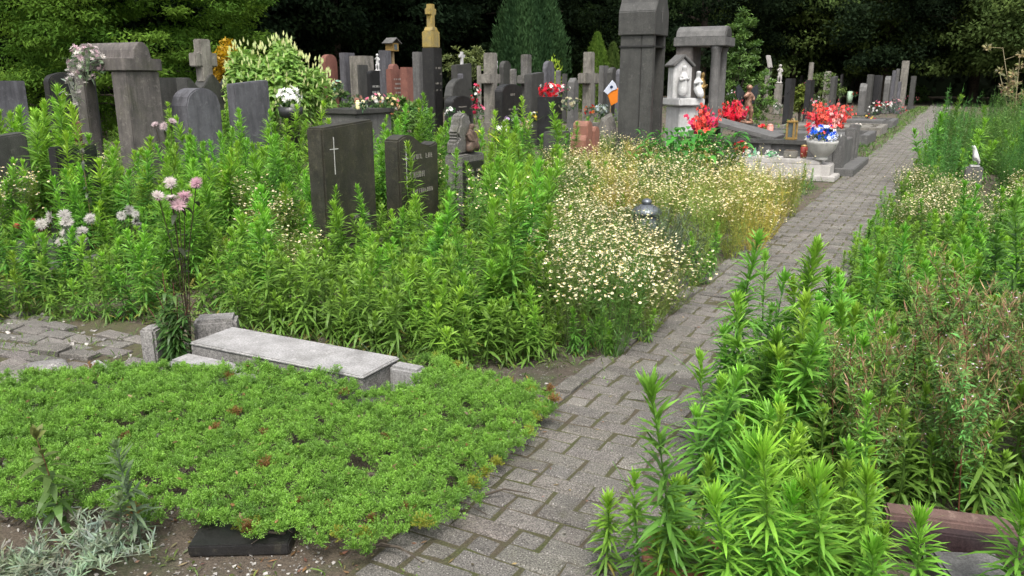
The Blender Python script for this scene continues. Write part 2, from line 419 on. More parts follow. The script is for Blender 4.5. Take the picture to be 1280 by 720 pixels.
def weed_clump(seed, hs, spread=.09, **k):
    """one weed with several leafy stems from a shared root"""
    r = np.random.default_rng(seed); out = None
    for i, (h, nl) in enumerate(hs):
        m = horseweed(seed * 7 + i, h, nl, **k); a = i * 2.1 + r.uniform(0, 1)
        if out is None: out = m
        else: merge(out, m, (math.cos(a) * spread * r.uniform(.6, 1.2), math.sin(a) * spread * r.uniform(.6, 1.2), 0), r.uniform(.02, .16), a)
    return out
def daisy_heads(mb, P, Nn, rad, r, cw=(.82, .8, .72), cy=(.62, .45, .05)):
    n = len(P); Nn = nrm(Nn); A = nrm(np.cross(Nn, np.array([.3, .8, .1]))); B = np.cross(Nn, A)
    rad = np.broadcast_to(rad, (n,)); k = 10; a = np.arange(k) * 2 * PI / k
    rr = np.where(np.arange(k) % 2 == 0, 1.0, .72)
    V = P[:, None] + rad[:, None, None] * rr[None, :, None] * (A[:, None] * np.cos(a)[None, :, None] + B[:, None] * np.sin(a)[None, :, None]) - Nn[:, None] * (rad * .15)[:, None, None]
    mb.add(V.reshape(-1, 3), np.arange(n * k).reshape(n, k), np.repeat(vary(cw, n, .08, r), k, 0), 1)
    k = 6; a = np.arange(k) * 2 * PI / k
    for s_, dz in ((.42, .05), (.26, .28)):
        V = P[:, None] + (rad * s_)[:, None, None] * (A[:, None] * np.cos(a)[None, :, None] + B[:, None] * np.sin(a)[None, :, None]) + Nn[:, None] * (rad * dz)[:, None, None]
        mb.add(V.reshape(-1, 3), np.arange(n * k).reshape(n, k), np.repeat(vary(cy, n, .12, r), k, 0), 1)
def chamomile(seed, h=.55, spread=.28, ns=16, nf=5, green=(.10, .17, .035), frad=.013, leaf=26, white=(.82, .8, .72)):
    r = np.random.default_rng(seed); mb = MB(); FP, FN = [], []; LP, LD = [], []
    for i in range(ns):
        a = r.uniform(0, 2 * PI); d = spread * math.sqrt(r.random()); hh = h * r.uniform(.65, 1.1)
        t = np.linspace(0, 1, 5)[:, None]
        b = np.array([math.cos(a), math.sin(a), 0]) * d
        P = b * .25 * (1 - t) + b * t ** .8 + np.array([0, 0, hh]) * t + r.normal(0, .008, (5, 3)) * t
        c = vary(green, 1, .12, r)[0]; mb.tube(P, np.linspace(.0024, .0012, 5), 3, c)
        tt = r.uniform(.1, .95, leaf); LP.append(along(P, tt)); LD.append(r.normal(0, 1, (leaf, 3)) + np.array([0, 0, .5]))
        for j in range(nf):
            q = along(P, np.array([r.uniform(.55, .95)]))[0]; e = q + np.array([r.normal(0, .05), r.normal(0, .05), r.uniform(.04, .13) * h / .55])
            mb.tube(np.array([q, (q + e) / 2 + r.normal(0, .006, 3), e]), .0011, 3, c)
            FP.append(e); FN.append([r.normal(0, .38), r.normal(0, .38), 1])
    LP, LD = np.concatenate(LP), np.concatenate(LD); n = len(LP)
    mb.quads(LP, LD, r.normal(0, 1, (n, 3)), r.uniform(.02, .06, n), r.uniform(.003, .007, n), vary(green, n, .2, r))
    if not FP: return mb
    FP = np.array(FP); daisy_heads(mb, FP, np.array(FN), r.uniform(.8, 1.2, len(FP)) * frad, r, white)
    return mb
def willowherb(seed, h=.9, nb=13, red=(.16, .055, .04), green=(.11, .215, .05), tips=(.36, .23, .13), sep=True):
    """branching reddish stems, small leaves, thin upright seed pods, scattered tiny pale flowers"""
    r = np.random.default_rng(seed); st, lf, fl = MB(), MB(), MB()
    P = stemline(h, r.uniform(.02, .14), r); st.tube(P, np.linspace(.0045, .002, len(P)), 5, red)
    lines = [(P, .05, 60)]
    for i in range(nb):
        t = r.uniform(.25, .92); q = along(P, np.array([t]))[0]; a = i * GA; L = h * r.uniform(.22, .45) * (1.15 - .6 * t)
        s = np.linspace(0, 1, 5)[:, None]; out = np.array([math.cos(a), math.sin(a), 0])
        B = q + out * L * .5 * s ** .8 + np.array([0, 0, L * .95]) * s ** 1.25
        st.tube(B, np.linspace(.0022, .0011, 5), 4, np.linspace(red, np.asarray(red) * .6 + np.asarray(green) * .6, 5)); lines.append((B, .05, 46))
    FP = []
    for B, lo, n in lines:
        t = r.uniform(lo, .96, n); az = r.uniform(0, 2 * PI, n); el = r.uniform(-.1, .8, n)
        D = np.stack([np.cos(az) * np.cos(el), np.sin(az) * np.cos(el), np.sin(el)], 1)
        lf.leaves(along(B, t), D, np.tile([0, 0, 1.], (n, 1)) + r.normal(0, .3, (n, 3)), r.uniform(.02, .06, n), r.uniform(.006, .012, n), .35, vary(green, n, .2, r))
        m = 17; t = r.uniform(.55, 1, m); az = r.uniform(0, 2 * PI, m); el = r.uniform(.7, 1.3, m)
        D = np.stack([np.cos(az) * np.cos(el), np.sin(az) * np.cos(el), np.sin(el)], 1); q = along(B, t); pl = r.uniform(.035, .08, m)
        lf.quads(q, D, r.normal(0, 1, (m, 3)), pl, .0035, vary(tips, m, .2, r))
        FP.append((q + D * pl[:, None])[r.random(m) < .05])
    FP = np.concatenate(FP); n = len(FP)
    if n: 
        for k in range(4):
            az = k * PI / 2 + r.normal(0, .2, n); fl.quads(FP, np.stack([np.cos(az), np.sin(az), .6 + 0 * az], 1), np.tile([0, 0, 1.], (n, 1)), .008, .006, vary((.62, .5, .62), n, .1, r))
    return st, lf, fl
def rosette(mb, C, Nn, rad, cols, r, petals=8, rings=2, mi=0, wid=.5):
    """flower heads: rings of petals opening round the normal"""
    C, Nn = np.asarray(C, float), nrm(np.asarray(Nn, float)); n = len(C); A = nrm(np.cross(Nn, np.array([.37, .8, .13]))); B = np.cross(Nn, A)
    rad = np.broadcast_to(rad, (n,))
    for g in range(rings):
        f = 1 - g / (rings + .3); tilt = .25 + .65 * g / max(rings - 1, 1)
        for k in range(petals):
            a = 2 * PI * (k + .5 * (g % 2)) / petals
            D = (A * math.cos(a) + B * math.sin(a)) * math.cos(tilt) + Nn * math.sin(tilt)
            mb.quads(C, D + r.normal(0, .1, (n, 3)), Nn, rad * f, rad * f * wid * 6.5 / petals, np.clip(cols * (1 + r.normal(0, .1, (n, 1))), 0, 1), mi)
    return mb
def crown_clumps(mb, r, c, rad, nc, nl, ls, ca, cb, cr=.2, flat=.6, inner=.55, zmin=None, up=.5, aspect=.5, tail=0):
    """foliage: leaf-sized faces in clumps through the outer part of an ellipsoid"""
    c, rad = np.asarray(c, float), np.asarray(rad, float)
    d = nrm(r.normal(0, 1, (nc, 3))); rr = inner + (1.08 - inner) * r.random((nc, 1)) ** .55
    q = c + d * rad * rr * (1 + .14 * np.sin(d[:, :1] * 5 + d[:, 1:2] * 7 + r.uniform(0, 6)))
    if zmin is not None: q = q[q[:, 2] > zmin + r.normal(0, .25, len(q))]
    nc = len(q); tone = r.random((nc, 1)) ** 1.2
    off = nrm(r.normal(0, 1, (nc, nl, 3))) * (r.random((nc, nl, 1)) ** .5) * cr * rad.mean() * np.array([1, 1, flat]) * r.uniform(.6, 1.4, (nc, 1, 1))
    P = (q[:, None] + off).reshape(-1, 3); n = len(P)
    out = nrm(np.repeat(q - c, nl, 0)); Nn = nrm(out * .5 + np.array([0, 0, up]) + r.normal(0, .55, (n, 3)))
    D = nrm(np.cross(Nn, r.normal(0, 1, (n, 3)))) + np.array([0, 0, -tail]) + out * .35
    col = np.asarray(ca)[None] * (1 - tone) + np.asarray(cb)[None] * tone
    col = np.repeat(col, nl, 0) * (1 + r.normal(0, .16, (n, 1)))
    mb.quads(P, D, Nn, ls * r.uniform(.6, 1.35, n), ls * aspect * r.uniform(.7, 1.3, n), col); return mb
def tree_mesh(seed, h, r0, crown_z, rad, nc, nl, ls, ca, cb, zmin, limbs=9, **k):
    r = np.random.default_rng(seed); tr, cr = MB(), MB()
    P = np.array([[0, 0, -.1], [.05, .03, h * .25], [-.05, .1, h * .5], [.1, 0, h * .8]]); tr.tube(P, [r0, r0 * .8, r0 * .6, r0 * .2], 9, (.05, .04, .03))
    for i in range(limbs):
        t = r.uniform(.2, .75); q = along(P, np.array([t]))[0]; a = i * GA; L = rad[0] * r.uniform(.55, .9)
        e = q + np.array([math.cos(a) * L, math.sin(a) * L, L * r.uniform(.05, .5)]); m = (q + e) / 2 + np.array([0, 0, L * .1])
        tr.tube(np.array([q, m, e]), [r0 * .35, r0 * .22, r0 * .07], 6)
    crown_clumps(cr, r, (0, 0, crown_z), rad, nc, nl, ls, ca, cb, zmin=zmin, **k)
    return tr, cr
def plant_thing(name, parts, label, cat, loc, rz=0, group=None, s=1):
    t = thing(name, label, cat, loc, rz, group); t.scale = (s, s, s)
    for nm, mb, mats in parts:
        if mb.n: mb.build(nm, mats, t)
    return t

# ------------------------------------------------------------------ ground, paths
def sheet(name, x0, x1, y0, y1, z, nx, ny, amp, mat):
    X, Y = np.meshgrid(np.linspace(x0, x1, nx), np.linspace(y0, y1, ny)); r = np.random.default_rng(3)
    Z = np.full(X.shape, z) + r.normal(0, amp, X.shape) if amp else np.full(X.shape, float(z))
    V = np.stack([X, Y, Z], -1).reshape(-1, 3); j, i = np.meshgrid(np.arange(ny - 1), np.arange(nx - 1), indexing='ij'); j, i = j.ravel(), i.ravel()
    return MB().add(V, np.stack([j * nx + i, j * nx + i + 1, (j + 1) * nx + i + 1, (j + 1) * nx + i], 1), (.1, .1, .1), 0, True).build(name, mat)
tag(sheet('ground', -220, 220, -60, 320, -.02, 2, 2, 0, 'soil'), kind='structure')

def bricks(mb, B, ang, r, tilt=.008, zj=.0025, chip=.009):
    """B rows: cx, cy, lx, ly; a chamfered block each, slightly tilted and sunk"""
    n = len(B); cx, cy, lx, ly = B.T; c, s = math.cos(ang), math.sin(ang)
    V = np.zeros((n, 12, 3)); tz = r.normal(0, zj, n); tx, ty = r.normal(0, tilt, n), r.normal(0, tilt, n); yaw = r.normal(0, .012, n)
    sg = np.array([[-1, -1], [1, -1], [1, 1], [-1, 1]])
    for k, (ins, z) in enumerate(((0, -.05), (0, -.007), (chip, 0))):
        for q in range(4):
            j = r.normal(0, .0032, (n, 2)) if k else 0
            x = sg[q, 0] * (lx / 2 - ins); y = sg[q, 1] * (ly / 2 - ins)
            if k: x = x + j[:, 0]; y = y + j[:, 1]
            x, y = x - yaw * y, y + yaw * x
            V[:, k * 4 + q] = np.stack([cx + x, cy + y, z + tz + tx * x + ty * y], 1)
    V = V.reshape(-1, 3); V = np.stack([V[:, 0] * c - V[:, 1] * s, V[:, 0] * s + V[:, 1] * c, V[:, 2]], 1)
    b = (np.arange(n) * 12)[:, None]
    F = np.concatenate([b + np.array(f) for f in ([0, 1, 5, 4], [1, 2, 6, 5], [2, 3, 7, 6], [3, 0, 4, 7], [4, 5, 9, 8], [5, 6, 10, 9], [6, 7, 11, 10], [7, 4, 8, 11], [8, 9, 10, 11])])
    col = np.array([.132, .125, .117])[None] * (1 + r.normal(0, .09, (n, 1))) * (1 + r.normal(0, .01, (n, 3)))
    mb.add(V, F, np.repeat(col, 12, 0)); return mb
PX0, PX1 = -1.5, -.38
B = []; k = 0; r_ = np.random.default_rng(11); UX, UY = .115, .098
while .8 + k * UY < 62:                                # whole and half blocks, each row one step to the right: mossy joints two rows long
    y = .8 + k * UY; x = PX0 + ((k % 3) - 3) * UX
    while x < PX1:
        for w_, o_ in ((2, 0), (1, 2)):
            g_ = r_.uniform(.010, .018); a, b_ = max(x + o_ * UX + g_ / 2, PX0), min(x + (o_ + w_) * UX - g_ / 2, PX1)
            if b_ - a > .03: B.append(((a + b_) / 2, y + UY / 2, b_ - a, UY - r_.uniform(.003, .007)))
        x += 3 * UX
    k += 1
pm = MB(); bricks(pm, np.array(B), 0, r_)
j_ = np.array([[PX0 - .01, .5, -.006], [PX1, .5, -.006], [PX1, 63, -.006], [PX0 - .01, 63, -.006]])
pm.add(j_, [[0, 1, 2, 3]], (.1, .1, .1), 1)
tag(pm.build('path', ['paver', 'joint']), kind='structure')
# low edging of narrow setts along the path's left side
B = []; y = 2.5
while y < 9.5:
    B.append((PX0 - .06, y + .11, .09, .2)); y += .215
pe = MB(); bricks(pe, np.array(B), 0, np.random.default_rng(5), .02, .012); tag(pe.build('path_edging', 'paver'), kind='structure')
# old broken paving on the left
B = []; r_ = np.random.default_rng(21)
for a in np.arange(-8.2, -2.75, .216):
    for k, b_ in enumerate(np.arange(1.0, 4.6, .112)):
        if r_.random() < .84 and b_ < 3.62 - .1 * (a + 5) and a < -3.1 + .1 * (b_ - 2): B.append((a + .108 * (k % 2) + r_.normal(0, .006), b_, .2, .1))
po = MB(); bricks(po, np.array(B) , R(8), r_, .05, .009, .012)
po.add(np.array([[-8.4, .0, -.016], [-2.9, .9, -.016], [-3.3, 3.2, -.016], [-8.6, 2.9, -.016]]), [[0, 1, 2, 3]], (.1, .1, .1), 1)
tag(po.build('old_paving', ['paver', 'joint']), kind='structure')
# loose gravel
r_ = np.random.default_rng(31); gm = MB()
def pebbles(n, x0, x1, y0, y1, smax, dark=.2):
    for i in range(n):
        s = smax * r_.uniform(.25, 1) ** 1.5; c = np.array([r_.uniform(x0, x1), r_.uniform(y0, y1), -.018 + s * .3])
        V = r_.normal(0, 1, (8, 3)); V = nrm(V) * s * np.array([1, 1, .6]) 
        bmx = bmesh.new()
        for v in V: bmx.verts.new(v + c)
        bmesh.ops.convex_hull(bmx, input=bmx.verts[:]); g = r_.uniform(.12, .42); gm.bm(bmx, (g, g * .95, g * .88))
pebbles(900, -2.9, -1.1, 1.1, 1.75, .010); pebbles(700, -6.0, -2.9, 1.6, 3.0, .02); pebbles(120, -2.2, -1.52, 3.0, 4.2, .012)
tag(gm.build('gravel', 'paint'), 'loose pale pebbles and grit on the bare soil', 'gravel', kind='stuff')

# ------------------------------------------------------------------ headstones and monuments
FOOT = []          # footprints (x, y, half x, half y) kept free of weeds
def place(px0, px1, pyt, X, T, W=None, pyh=None):
    """front face on the grave row x = X: returns centre, width and height"""
    if W is None:
        y0, y1 = row(px0, pyt + 30, X - T), row(px1, pyt + 30, X); W = y1 - y0; yc = (y0 + y1) / 2
    else: yc = row((px0 + px1) / 2, pyt + 30, X - T / 2)
    H = zat((px0 + px1) / 2, pyt, X - T / 2, yc)
    FOOT.append((X - T / 2, yc, T / 2 + .12, W / 2 + .1))
    return (X - T / 2, yc, 0), W, H
def arc(y0, y1, z, rise, n=14):
    return [(y0 + (y1 - y0) * i / n, z + rise * (1 - ((2 * i / n - 1) ** 2)) ** .5) for i in range(n + 1)]
def outline(shape, W, H):
    w = W / 2
    if shape == 'flat': top = [(-w, H), (w, H)]
    elif shape == 'slant': top = [(-w, H * .965), (w, H)]
    elif shape == 'round': top = arc(-w, w, H - w * .8, w * .8)
    elif shape == 'segment': top = arc(-w, w, H - W * .16, W * .16)
    elif shape == 'shoulder': top = [(-w, H - W * .3), (-w * .62, H - W * .3)] + arc(-w * .62, w * .62, H - W * .28, W * .28) + [(w * .62, H - W * .3), (w, H - W * .3)]
    elif shape == 'wave': top = [(-w + W * i / 18, H - .10 * W - .0 + .10 * W * math.sin(i / 18 * PI * 1.75 + .35) * (1 if i < 12 else .8)) for i in range(19)]
    elif shape == 'point': top = [(-w, H - W * .35), (0, H), (w, H - W * .35)]
    elif shape == 'wings': top = [(-w + W * i / 24, H - .16 * W + .16 * W * math.cos((i / 24 - .5) * 4.2 * PI) * .6 + .06 * W * (1 - abs(i / 12 - 1))) for i in range(25)]
    return [(-w, 0)] + top + [(w, 0)]
def scribble(mb, x, y0, y1, z, h, seed=0, mi=0, wd=.16):
    """worn, unreadable lettering: upright strokes with short cross strokes"""
    r = np.random.default_rng(seed); y = y0
    while y < y1:
        cw = h * r.uniform(.5, .75); t = h * wd
        if r.random() < .87:
            mb.box((x, y + t / 2, z + h / 2), (.003, t, h), 0, mi=mi)
            if r.random() < .6: mb.box((x, y + cw - t, z + h / 2), (.003, t, h), 0, mi=mi)
            for zz in r.choice([0, .46, .88], r.integers(1, 3), replace=False): mb.box((x, y + cw / 2, z + zz * h + t * .4), (.003, cw * .6, t * .8), 0, mi=mi)
        y += cw + h * .22
def cross_outline(h, w, a, zc):
    """latin cross: total height h, span w, bar thickness a, bar centre height zc"""
    a /= 2; w /= 2
    return [(-a, 0), (-a, zc - a), (-w, zc - a), (-w, zc + a), (-a, zc + a), (-a, h), (a, h), (a, zc + a), (w, zc + a), (w, zc - a), (a, zc - a), (a, 0)]
def headstone(px0, px1, pyt, X, T, shape, mat, label, W=None, lines=(), cross=None, lm='letter_dim', bev=.015, cat='headstone', tilt=(0, 0), name='headstone', plinth=True):
    loc, W, H = place(px0, px1, pyt, X, T, W)
    t = thing(name, label, cat, loc, 0, None, tilt)
    MB().prism(outline(shape, W, H), -T / 2, T / 2, bev).build('slab', mat, t)
    if plinth: MB().box((.02, 0, .06), (T + .14, W + .1, .14), .012).build('plinth', mat, t)
    if lines:
        mb = MB()
        for i, (f0, f1, fz, h) in enumerate(lines): scribble(mb, T / 2 + .001, -W / 2 + W * f0, -W / 2 + W * f1, H * fz, h, i + int(px0))
        mb.build('lettering', lm, t)
    if cross:
        fy, fz, ch, cw, ct = cross
        MB().prism([(p[0] - W / 2 + W * fy, p[1] + H * fz) for p in cross_outline(ch, cw, ct, ch * .68)], T / 2 - .004, T / 2 + .003, 0).build('cross', 'letter', t)
    return t, loc, W, H

# the row of three beside the weeds
headstone(383, 468, 151, -4.4, .17, 'slant', 'granite_olive', 'wide dark granite headstone engraved with a thin white cross', cross=(.2, .64, .3, .1, .007), lines=((.5, .8, .3, .03), (.5, .85, .22, .03)))
headstone(480, 548, 167, -4.4, .17, 'wave', 'granite_olive', 'dark granite headstone with a wavy top edge and a thin cross beside worn lettering', cross=(.17, .5, .42, .1, .007),
          lines=((.3, .82, .77, .045), (.26, .7, .6, .055), (.3, .8, .45, .04)))
loc, W, H = place(556, 606, 192, -4.4, .2)
t = thing('headstone', 'rough grey headstone with a brown relief figure on top and a dark name panel', 'headstone', loc)
mb = MB(); mb.box((0, 0, H / 2), (.2, W, H), .015); mb.build('base', 'concrete_old', t)
mb = MB(); mb.box((.102, 0, H * .47), (.02, W * .86, H * .86), .006); mb.build('panel', 'granite_black', t)
mb = MB(); [scribble(mb, .113, -W * .34, W * .3, H * (.2 + .11 * i), .03, i) for i in range(6)]; mb.build('lettering', 'letter_dim', t)
hh = zat(580, 141, loc[0], loc[1]) - H; w = W * .42
rp = [(-w, H), (-w, H + hh * .3), (-w * .72, H + hh * .4), (-w * .9, H + hh * .52), (-w * .62, H + hh * .72), (-w * .55, H + hh * .92), (-w * .2, H + hh), (w * .25, H + hh * .97), (w * .5, H + hh * .7), (w * .95, H + hh * .38), (w, H)]
MB().prism(rp, -.1, .03, .02).build('rock', 'concrete_old', t)
RELIEF = (t, W, H, hh)

# portico tomb with barrel roof, left
X0, Yp = -8.6, None
ya, yb = row(110, 90, -9.3), row(199, 90, -8.6); H = zat(155, 74, -9.2, (ya + yb) / 2); HT = zat(160, 58, -9.2, (ya + yb) / 2)
loc = (-9.1, (ya + yb) / 2, 0); Wd = (yb - ya); FOOT.append((loc[0], loc[1], .6, .6))
t = thing('portico_tomb', 'grey arched tomb with a barrel roof, side pillar and flowers hanging from its corner', 'tomb', loc)
MB().prism([(-Wd * .5, 0), (-Wd * .5, H - .14), (Wd * .5, H - .14), (Wd * .5, 0)], .22, .5, .012).build('slab', 'limestone', t)
MB().prism([(-Wd * .5, 0), (-Wd * .5, H - .14), (-Wd * .2, H - .14), (-Wd * .2, 0)], -.5, -.3, .012).build('pillar', 'limestone', t)
MB().prism([(-Wd * .56, H - .138), (-Wd * .56, H), (-Wd * .27, H)] + arc(-Wd * .25, Wd * .25, H + .01, HT - H + .03) + [(Wd * .27, H), (Wd * .56, H), (Wd * .56, H - .138)], -.56, .53, .012).build('roof', 'limestone', t)

headstone(214, 277, 110, -8.5, .3, 'round', 'slate', 'weathered blue grey headstone with rounded shoulders, edges rough')
headstone(284, 338, 100, -8.5, .16, 'slant', 'slate', 'tall plain blue grey slab headstone streaked with rain marks')
# stone cross on wavy dark base behind
loc, W, H = place(222, 298, 92, -12.5, .3)
t = thing('grave_cross', 'stubby pale stone cross standing on a dark wavy topped base', 'cross', loc)
MB().prism(outline('wings', W, H), -.15, .15, .012).build('base', 'granite_dark', t)
hx = zat(252, 49, loc[0], loc[1]) - H * .9
MB().prism([(p[0] - W * .04, p[1] + H * .9) for p in cross_outline(hx, hx * .66, hx * .32, hx * .52)], -.1, .1, .02).build('cross', 'concrete', t)
headstone(196, 226, 97, -13, .15, 'flat', 'granite_dark', 'low dark block between the portico tomb and the stubby stone cross', W=.7)
headstone(-20, 38, 166, -8, .18, 'slant', 'granite_dark', 'low plain dark headstone at the left edge behind tall weeds')
headstone(78, 111, 182, -7.4, .14, 'flat', 'granite_black_clean', 'small black stone below the left pillar, brown statuette on top', W=.42)
headstone(74, 106, 90, -12.5, .16, 'segment', 'granite_black', 'dark headstone half hidden behind the white and pink flowers of the portico tomb', W=.8)
headstone(0, 16, 101, -15, .16, 'flat', 'slate', 'pale blue grey headstone at the far left edge under the dark trees', W=.7)

# low tomb wall with grave gifts
loc, W, H = place(414, 478, 136, -10, .9, 1.15)
t = thing('low_tomb', 'low grey tomb whose dark coping carries candles and dried flowers', 'tomb', loc); FOOT.append((loc[0], loc[1], .7, .8))
MB().box((0, 0, H * .46), (.9, 1.1, H * .92), .015).build('wall', 'granite_grey', t); MB().box((0, 0, H * .96), (1.0, 1.2, H * .1), .015).build('coping', 'granite_dark', t)
lowtop = (loc, H * 1.01)

# middle cluster
headstone(404, 420, 68, -16.5, .2, 'round', 'red_stone', 'dark red rounded headstone beside the cream flowering bush', W=.55)
headstone(425, 445, 66, -16, .2, 'flat', 'slate', 'grey slab headstone just right of the cream flowering bush')
headstone(442, 464, 70, -15.2, .55, 'flat', 'concrete', 'squat beige grey stone pillar behind the black slab', W=.45)
headstone(449, 460, 81, -14.2, .1, 'flat', 'granite_dark', 'narrow dark slab standing against the beige pillar', W=.36)
headstone(459, 476, 88, -13.4, .14, 'segment', 'granite_black_clean', 'small black arched headstone with white lettering among bouquets', lines=((.15, .85, .75, .05), (.1, .9, .66, .06), (.2, .8, .56, .04)), lm='letter')
headstone(475, 489, 63, -16.5, .3, 'flat', 'slate', 'tall grey pillar stone carrying a small house shaped lantern', W=.3, name='pillar_stone')
headstone(483, 502, 80, -15.5, .2, 'shoulder', 'red_stone', 'brick red headstone with five rows of white lettering', lines=tuple((.3, .95, .75 - .07 * i, .05) for i in range(5)), lm='letter')
headstone(503, 515, 84, -15, .25, 'flat', 'red_stone', 'plain brick red headstone squeezed between the lettered red stone and grey pillar', W=.35)
headstone(515, 532, 65, -12, .22, 'flat', 'granite_grey', 'slender grey pillar stone close against the black pillar', W=.24, name='pillar_stone')
loc, W, H = place(528, 553, 60, -11, .34)
t = thing('cross_pillar', 'tall black pillar with white lettering, yellow lichen block and cross on top', 'monument', loc)
MB().box((0, 0, H / 2), (.34, W, H), .012).build('pillar', 'granite_black', t)
mb = MB()
for i, (a, b, fz, h) in enumerate(((.2, .8, .78, .05), (.2, .35, .72, .04), (.7, .8, .72, .04), (.15, .8, .62, .045), (.2, .32, .55, .04), (.7, .8, .55, .04))): scribble(mb, .172, -W / 2 + a * W, -W / 2 + b * W, H * fz, h, i)
mb.build('lettering', 'letter_dim', t)
h2 = zat(538, 39, *loc[:2]) - H; h3 = zat(538, 5, *loc[:2]) - H - h2
mb = MB(); mb.box((-.02, 0, H + h2 / 2), (.3, W * .96, h2), .02)
mb.prism([(-.15, H + h2), (-.08, H + h2 * 1.25), (.08, H + h2 * 1.25), (.15, H + h2)], -.13, .1, .01); cap_ = mb.build('cap', 'yellow_lichen', t)
MB().prism([(p[0], p[1] + H + h2 * 1.2) for p in cross_outline(h3 - h2 * .2, .27, .14, (h3 - h2 * .2) * .68)], -.09, .06, .012).build('cross', 'yellow_lichen', cap_)
headstone(555, 592, 98, -10.5, .22, 'round', 'granite_dark', 'rounded dark grey headstone right of the black pillar', lm='letter')
headstone(556, 590, 120, -9, .2, 'segment', 'granite_black', 'low black headstone with a gently curved top before the rounded grey one', lines=((.3, .7, .8, .03),))
headstone(564, 590, 79, -14.5, .25, 'slant', 'granite_dark', 'dark headstone bearing a small white cross on its top')
def grave_cross(px0, px1, pyt, X, T, mat, label, zc=.72, thick=.34, plinth=.5, orn=False):
    loc, W, H = place(px0, px1, pyt, X, T); W = max(W, .5)
    t = thing('grave_cross', label, 'cross', loc)
    MB().prism(cross_outline(H, W, W * thick, H * zc), -T / 2, T / 2, .018).build('cross', mat, t)
    MB().box((0, 0, plinth / 2), (T + .2, W * .8, plinth), .02).build('plinth', mat, t)
    if orn:
        mb = MB(); r = np.random.default_rng(3)
        for i in range(34): mb.ball((T / 2 + .005, r.normal(0, W * thick * .25), H * r.uniform(.25, .7)), (.03, .035, .045), seg=6)
        mb.build('carving', mat, t)
    return t, loc, W, H
t, l1, w1, h1 = grave_cross(600, 626, 66, -9.5, .26, 'concrete', 'tall weathered stone cross with a white dove on its arm', thick=.42)
grave_cross(646, 669, 68, -9, .2, 'concrete_old', 'carved grey stone cross wound with stone leaves before the dark yew', orn=True, thick=.36)
grave_cross(722, 749, 65, -7.5, .2, 'concrete', 'tall plain stone cross between the yellow shrub and the big grey monument', thick=.3)
headstone(618, 653, 105, -8.6, .2, 'segment', 'granite_black', 'broad black headstone with a pale rope edge beside the dove cross', lines=((.4, .6, .82, .05), (.3, .8, .6, .035), (.3, .7, .5, .035)))
headstone(655, 680, 90, -8.6, .2, 'slant', 'granite_dark', 'dark upright slab tucked behind the carved leafy cross')
headstone(680, 691, 76, -12, .16, 'round', 'slate', 'narrow round topped grey headstone against the yellow green shrub', W=.6)
headstone(710, 722, 97, -9.5, .2, 'point', 'granite_grey', 'small pointed grey headstone just left of the plain stone cross', W=.35)
headstone(629, 634, 76, -15, .2, 'round', 'granite_dark', 'thin dark round topped headstone in the gap between two stone crosses', W=.6)
headstone(748, 760, 82, -12, .2, 'flat', 'granite_grey', 'grey stone post close behind the plain stone cross', W=.5)
headstone(759, 770, 84, -11.5, .2, 'round', 'granite_dark', 'dark rounded headstone left of the orange cloth', W=.5)
headstone(770, 780, 86, -11, .2, 'round', 'slate', 'pale blue rounded headstone beside the big grey monument', W=.5)
headstone(684, 707, 164, -5, .3, 'flat', 'granite_dark', 'small dark stepped stone beside the terracotta heart stone', W=.3)
# terracotta trio
loc, W, H = place(708, 747, 151, -4.8, .24)
t = thing('heart_stone', 'terracotta coloured memorial of three rounded upright slabs', 'headstone', loc)
for i, (f0, f1, fh, dx) in enumerate(((-.5, -.16, .78, .06), (-.15, .17, 1, 0), (.18, .5, .9, .03))):
    MB().prism([(f0 * W, 0)] + arc(f0 * W, f1 * W, H * fh - .07, .07, 10) + [(f1 * W, 0)], -.12 + dx, .12 + dx, .012).build('slab', 'terracotta_stone', t)
# planter box
loc, W, H = place(676, 698, 121, -7.6, .4, .42)
t = thing('planter_box', 'square black planter box holding red and white flowers', 'planter', loc)
MB().box((0, 0, H / 2), (.4, .42, H), .015).build('box', 'granite_black_clean', t); planter = (loc, H)
# tall grey monument with recessed front and gabled cap
loc, W, H = place(774, 832, 45, -4.4, .56, .62)
t = thing('tall_monument', 'massive grey granite monument with a gabled cap and recessed dark front', 'monument', loc); FOOT.append((loc[0], loc[1], .5, .55))
MB().box((-.1, 0, H / 2), (.36, W * .96, H), .01).build('rear_slab', 'granite_dark', t)
for s in (-1, 1): MB().box((.185, s * W * .4, H / 2), (.2, W * .16, H), .01).build('pillar', 'granite_dark', t)
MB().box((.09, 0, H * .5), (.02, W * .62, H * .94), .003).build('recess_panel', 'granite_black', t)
MB().box((-.003, 0, H * .92), (.58, W * 1.02, .03), .004).build('band', 'granite_black', t)
HT = H + .62
MB().prism([(-W * .54, H), (-W * .54, H + .36), (-W * .4, H + .5), (-W * .34, HT), (W * .34, HT), (W * .4, H + .5), (W * .54, H + .36), (W * .54, H)], -.31, .31, .012).build('cap', 'granite_dark', t)
MB().box((-.05, 0, HT + .16), (.4, W * .5, .34), .012).build('finial', 'granite_dark', [c for c in t.children if c.name.startswith('cap')][0])
MB().prism([(p[0], p[1] + H + .2) for p in cross_outline(.25, .12, .018, .17)], .305, .314, 0).build('cross', 'granite_grey', [c for c in t.children if c.name.startswith('cap')][0])
MB().box((.03, 0, .1), (.8, W + .3, .2), .02).build('plinth', 'granite_dark', t)
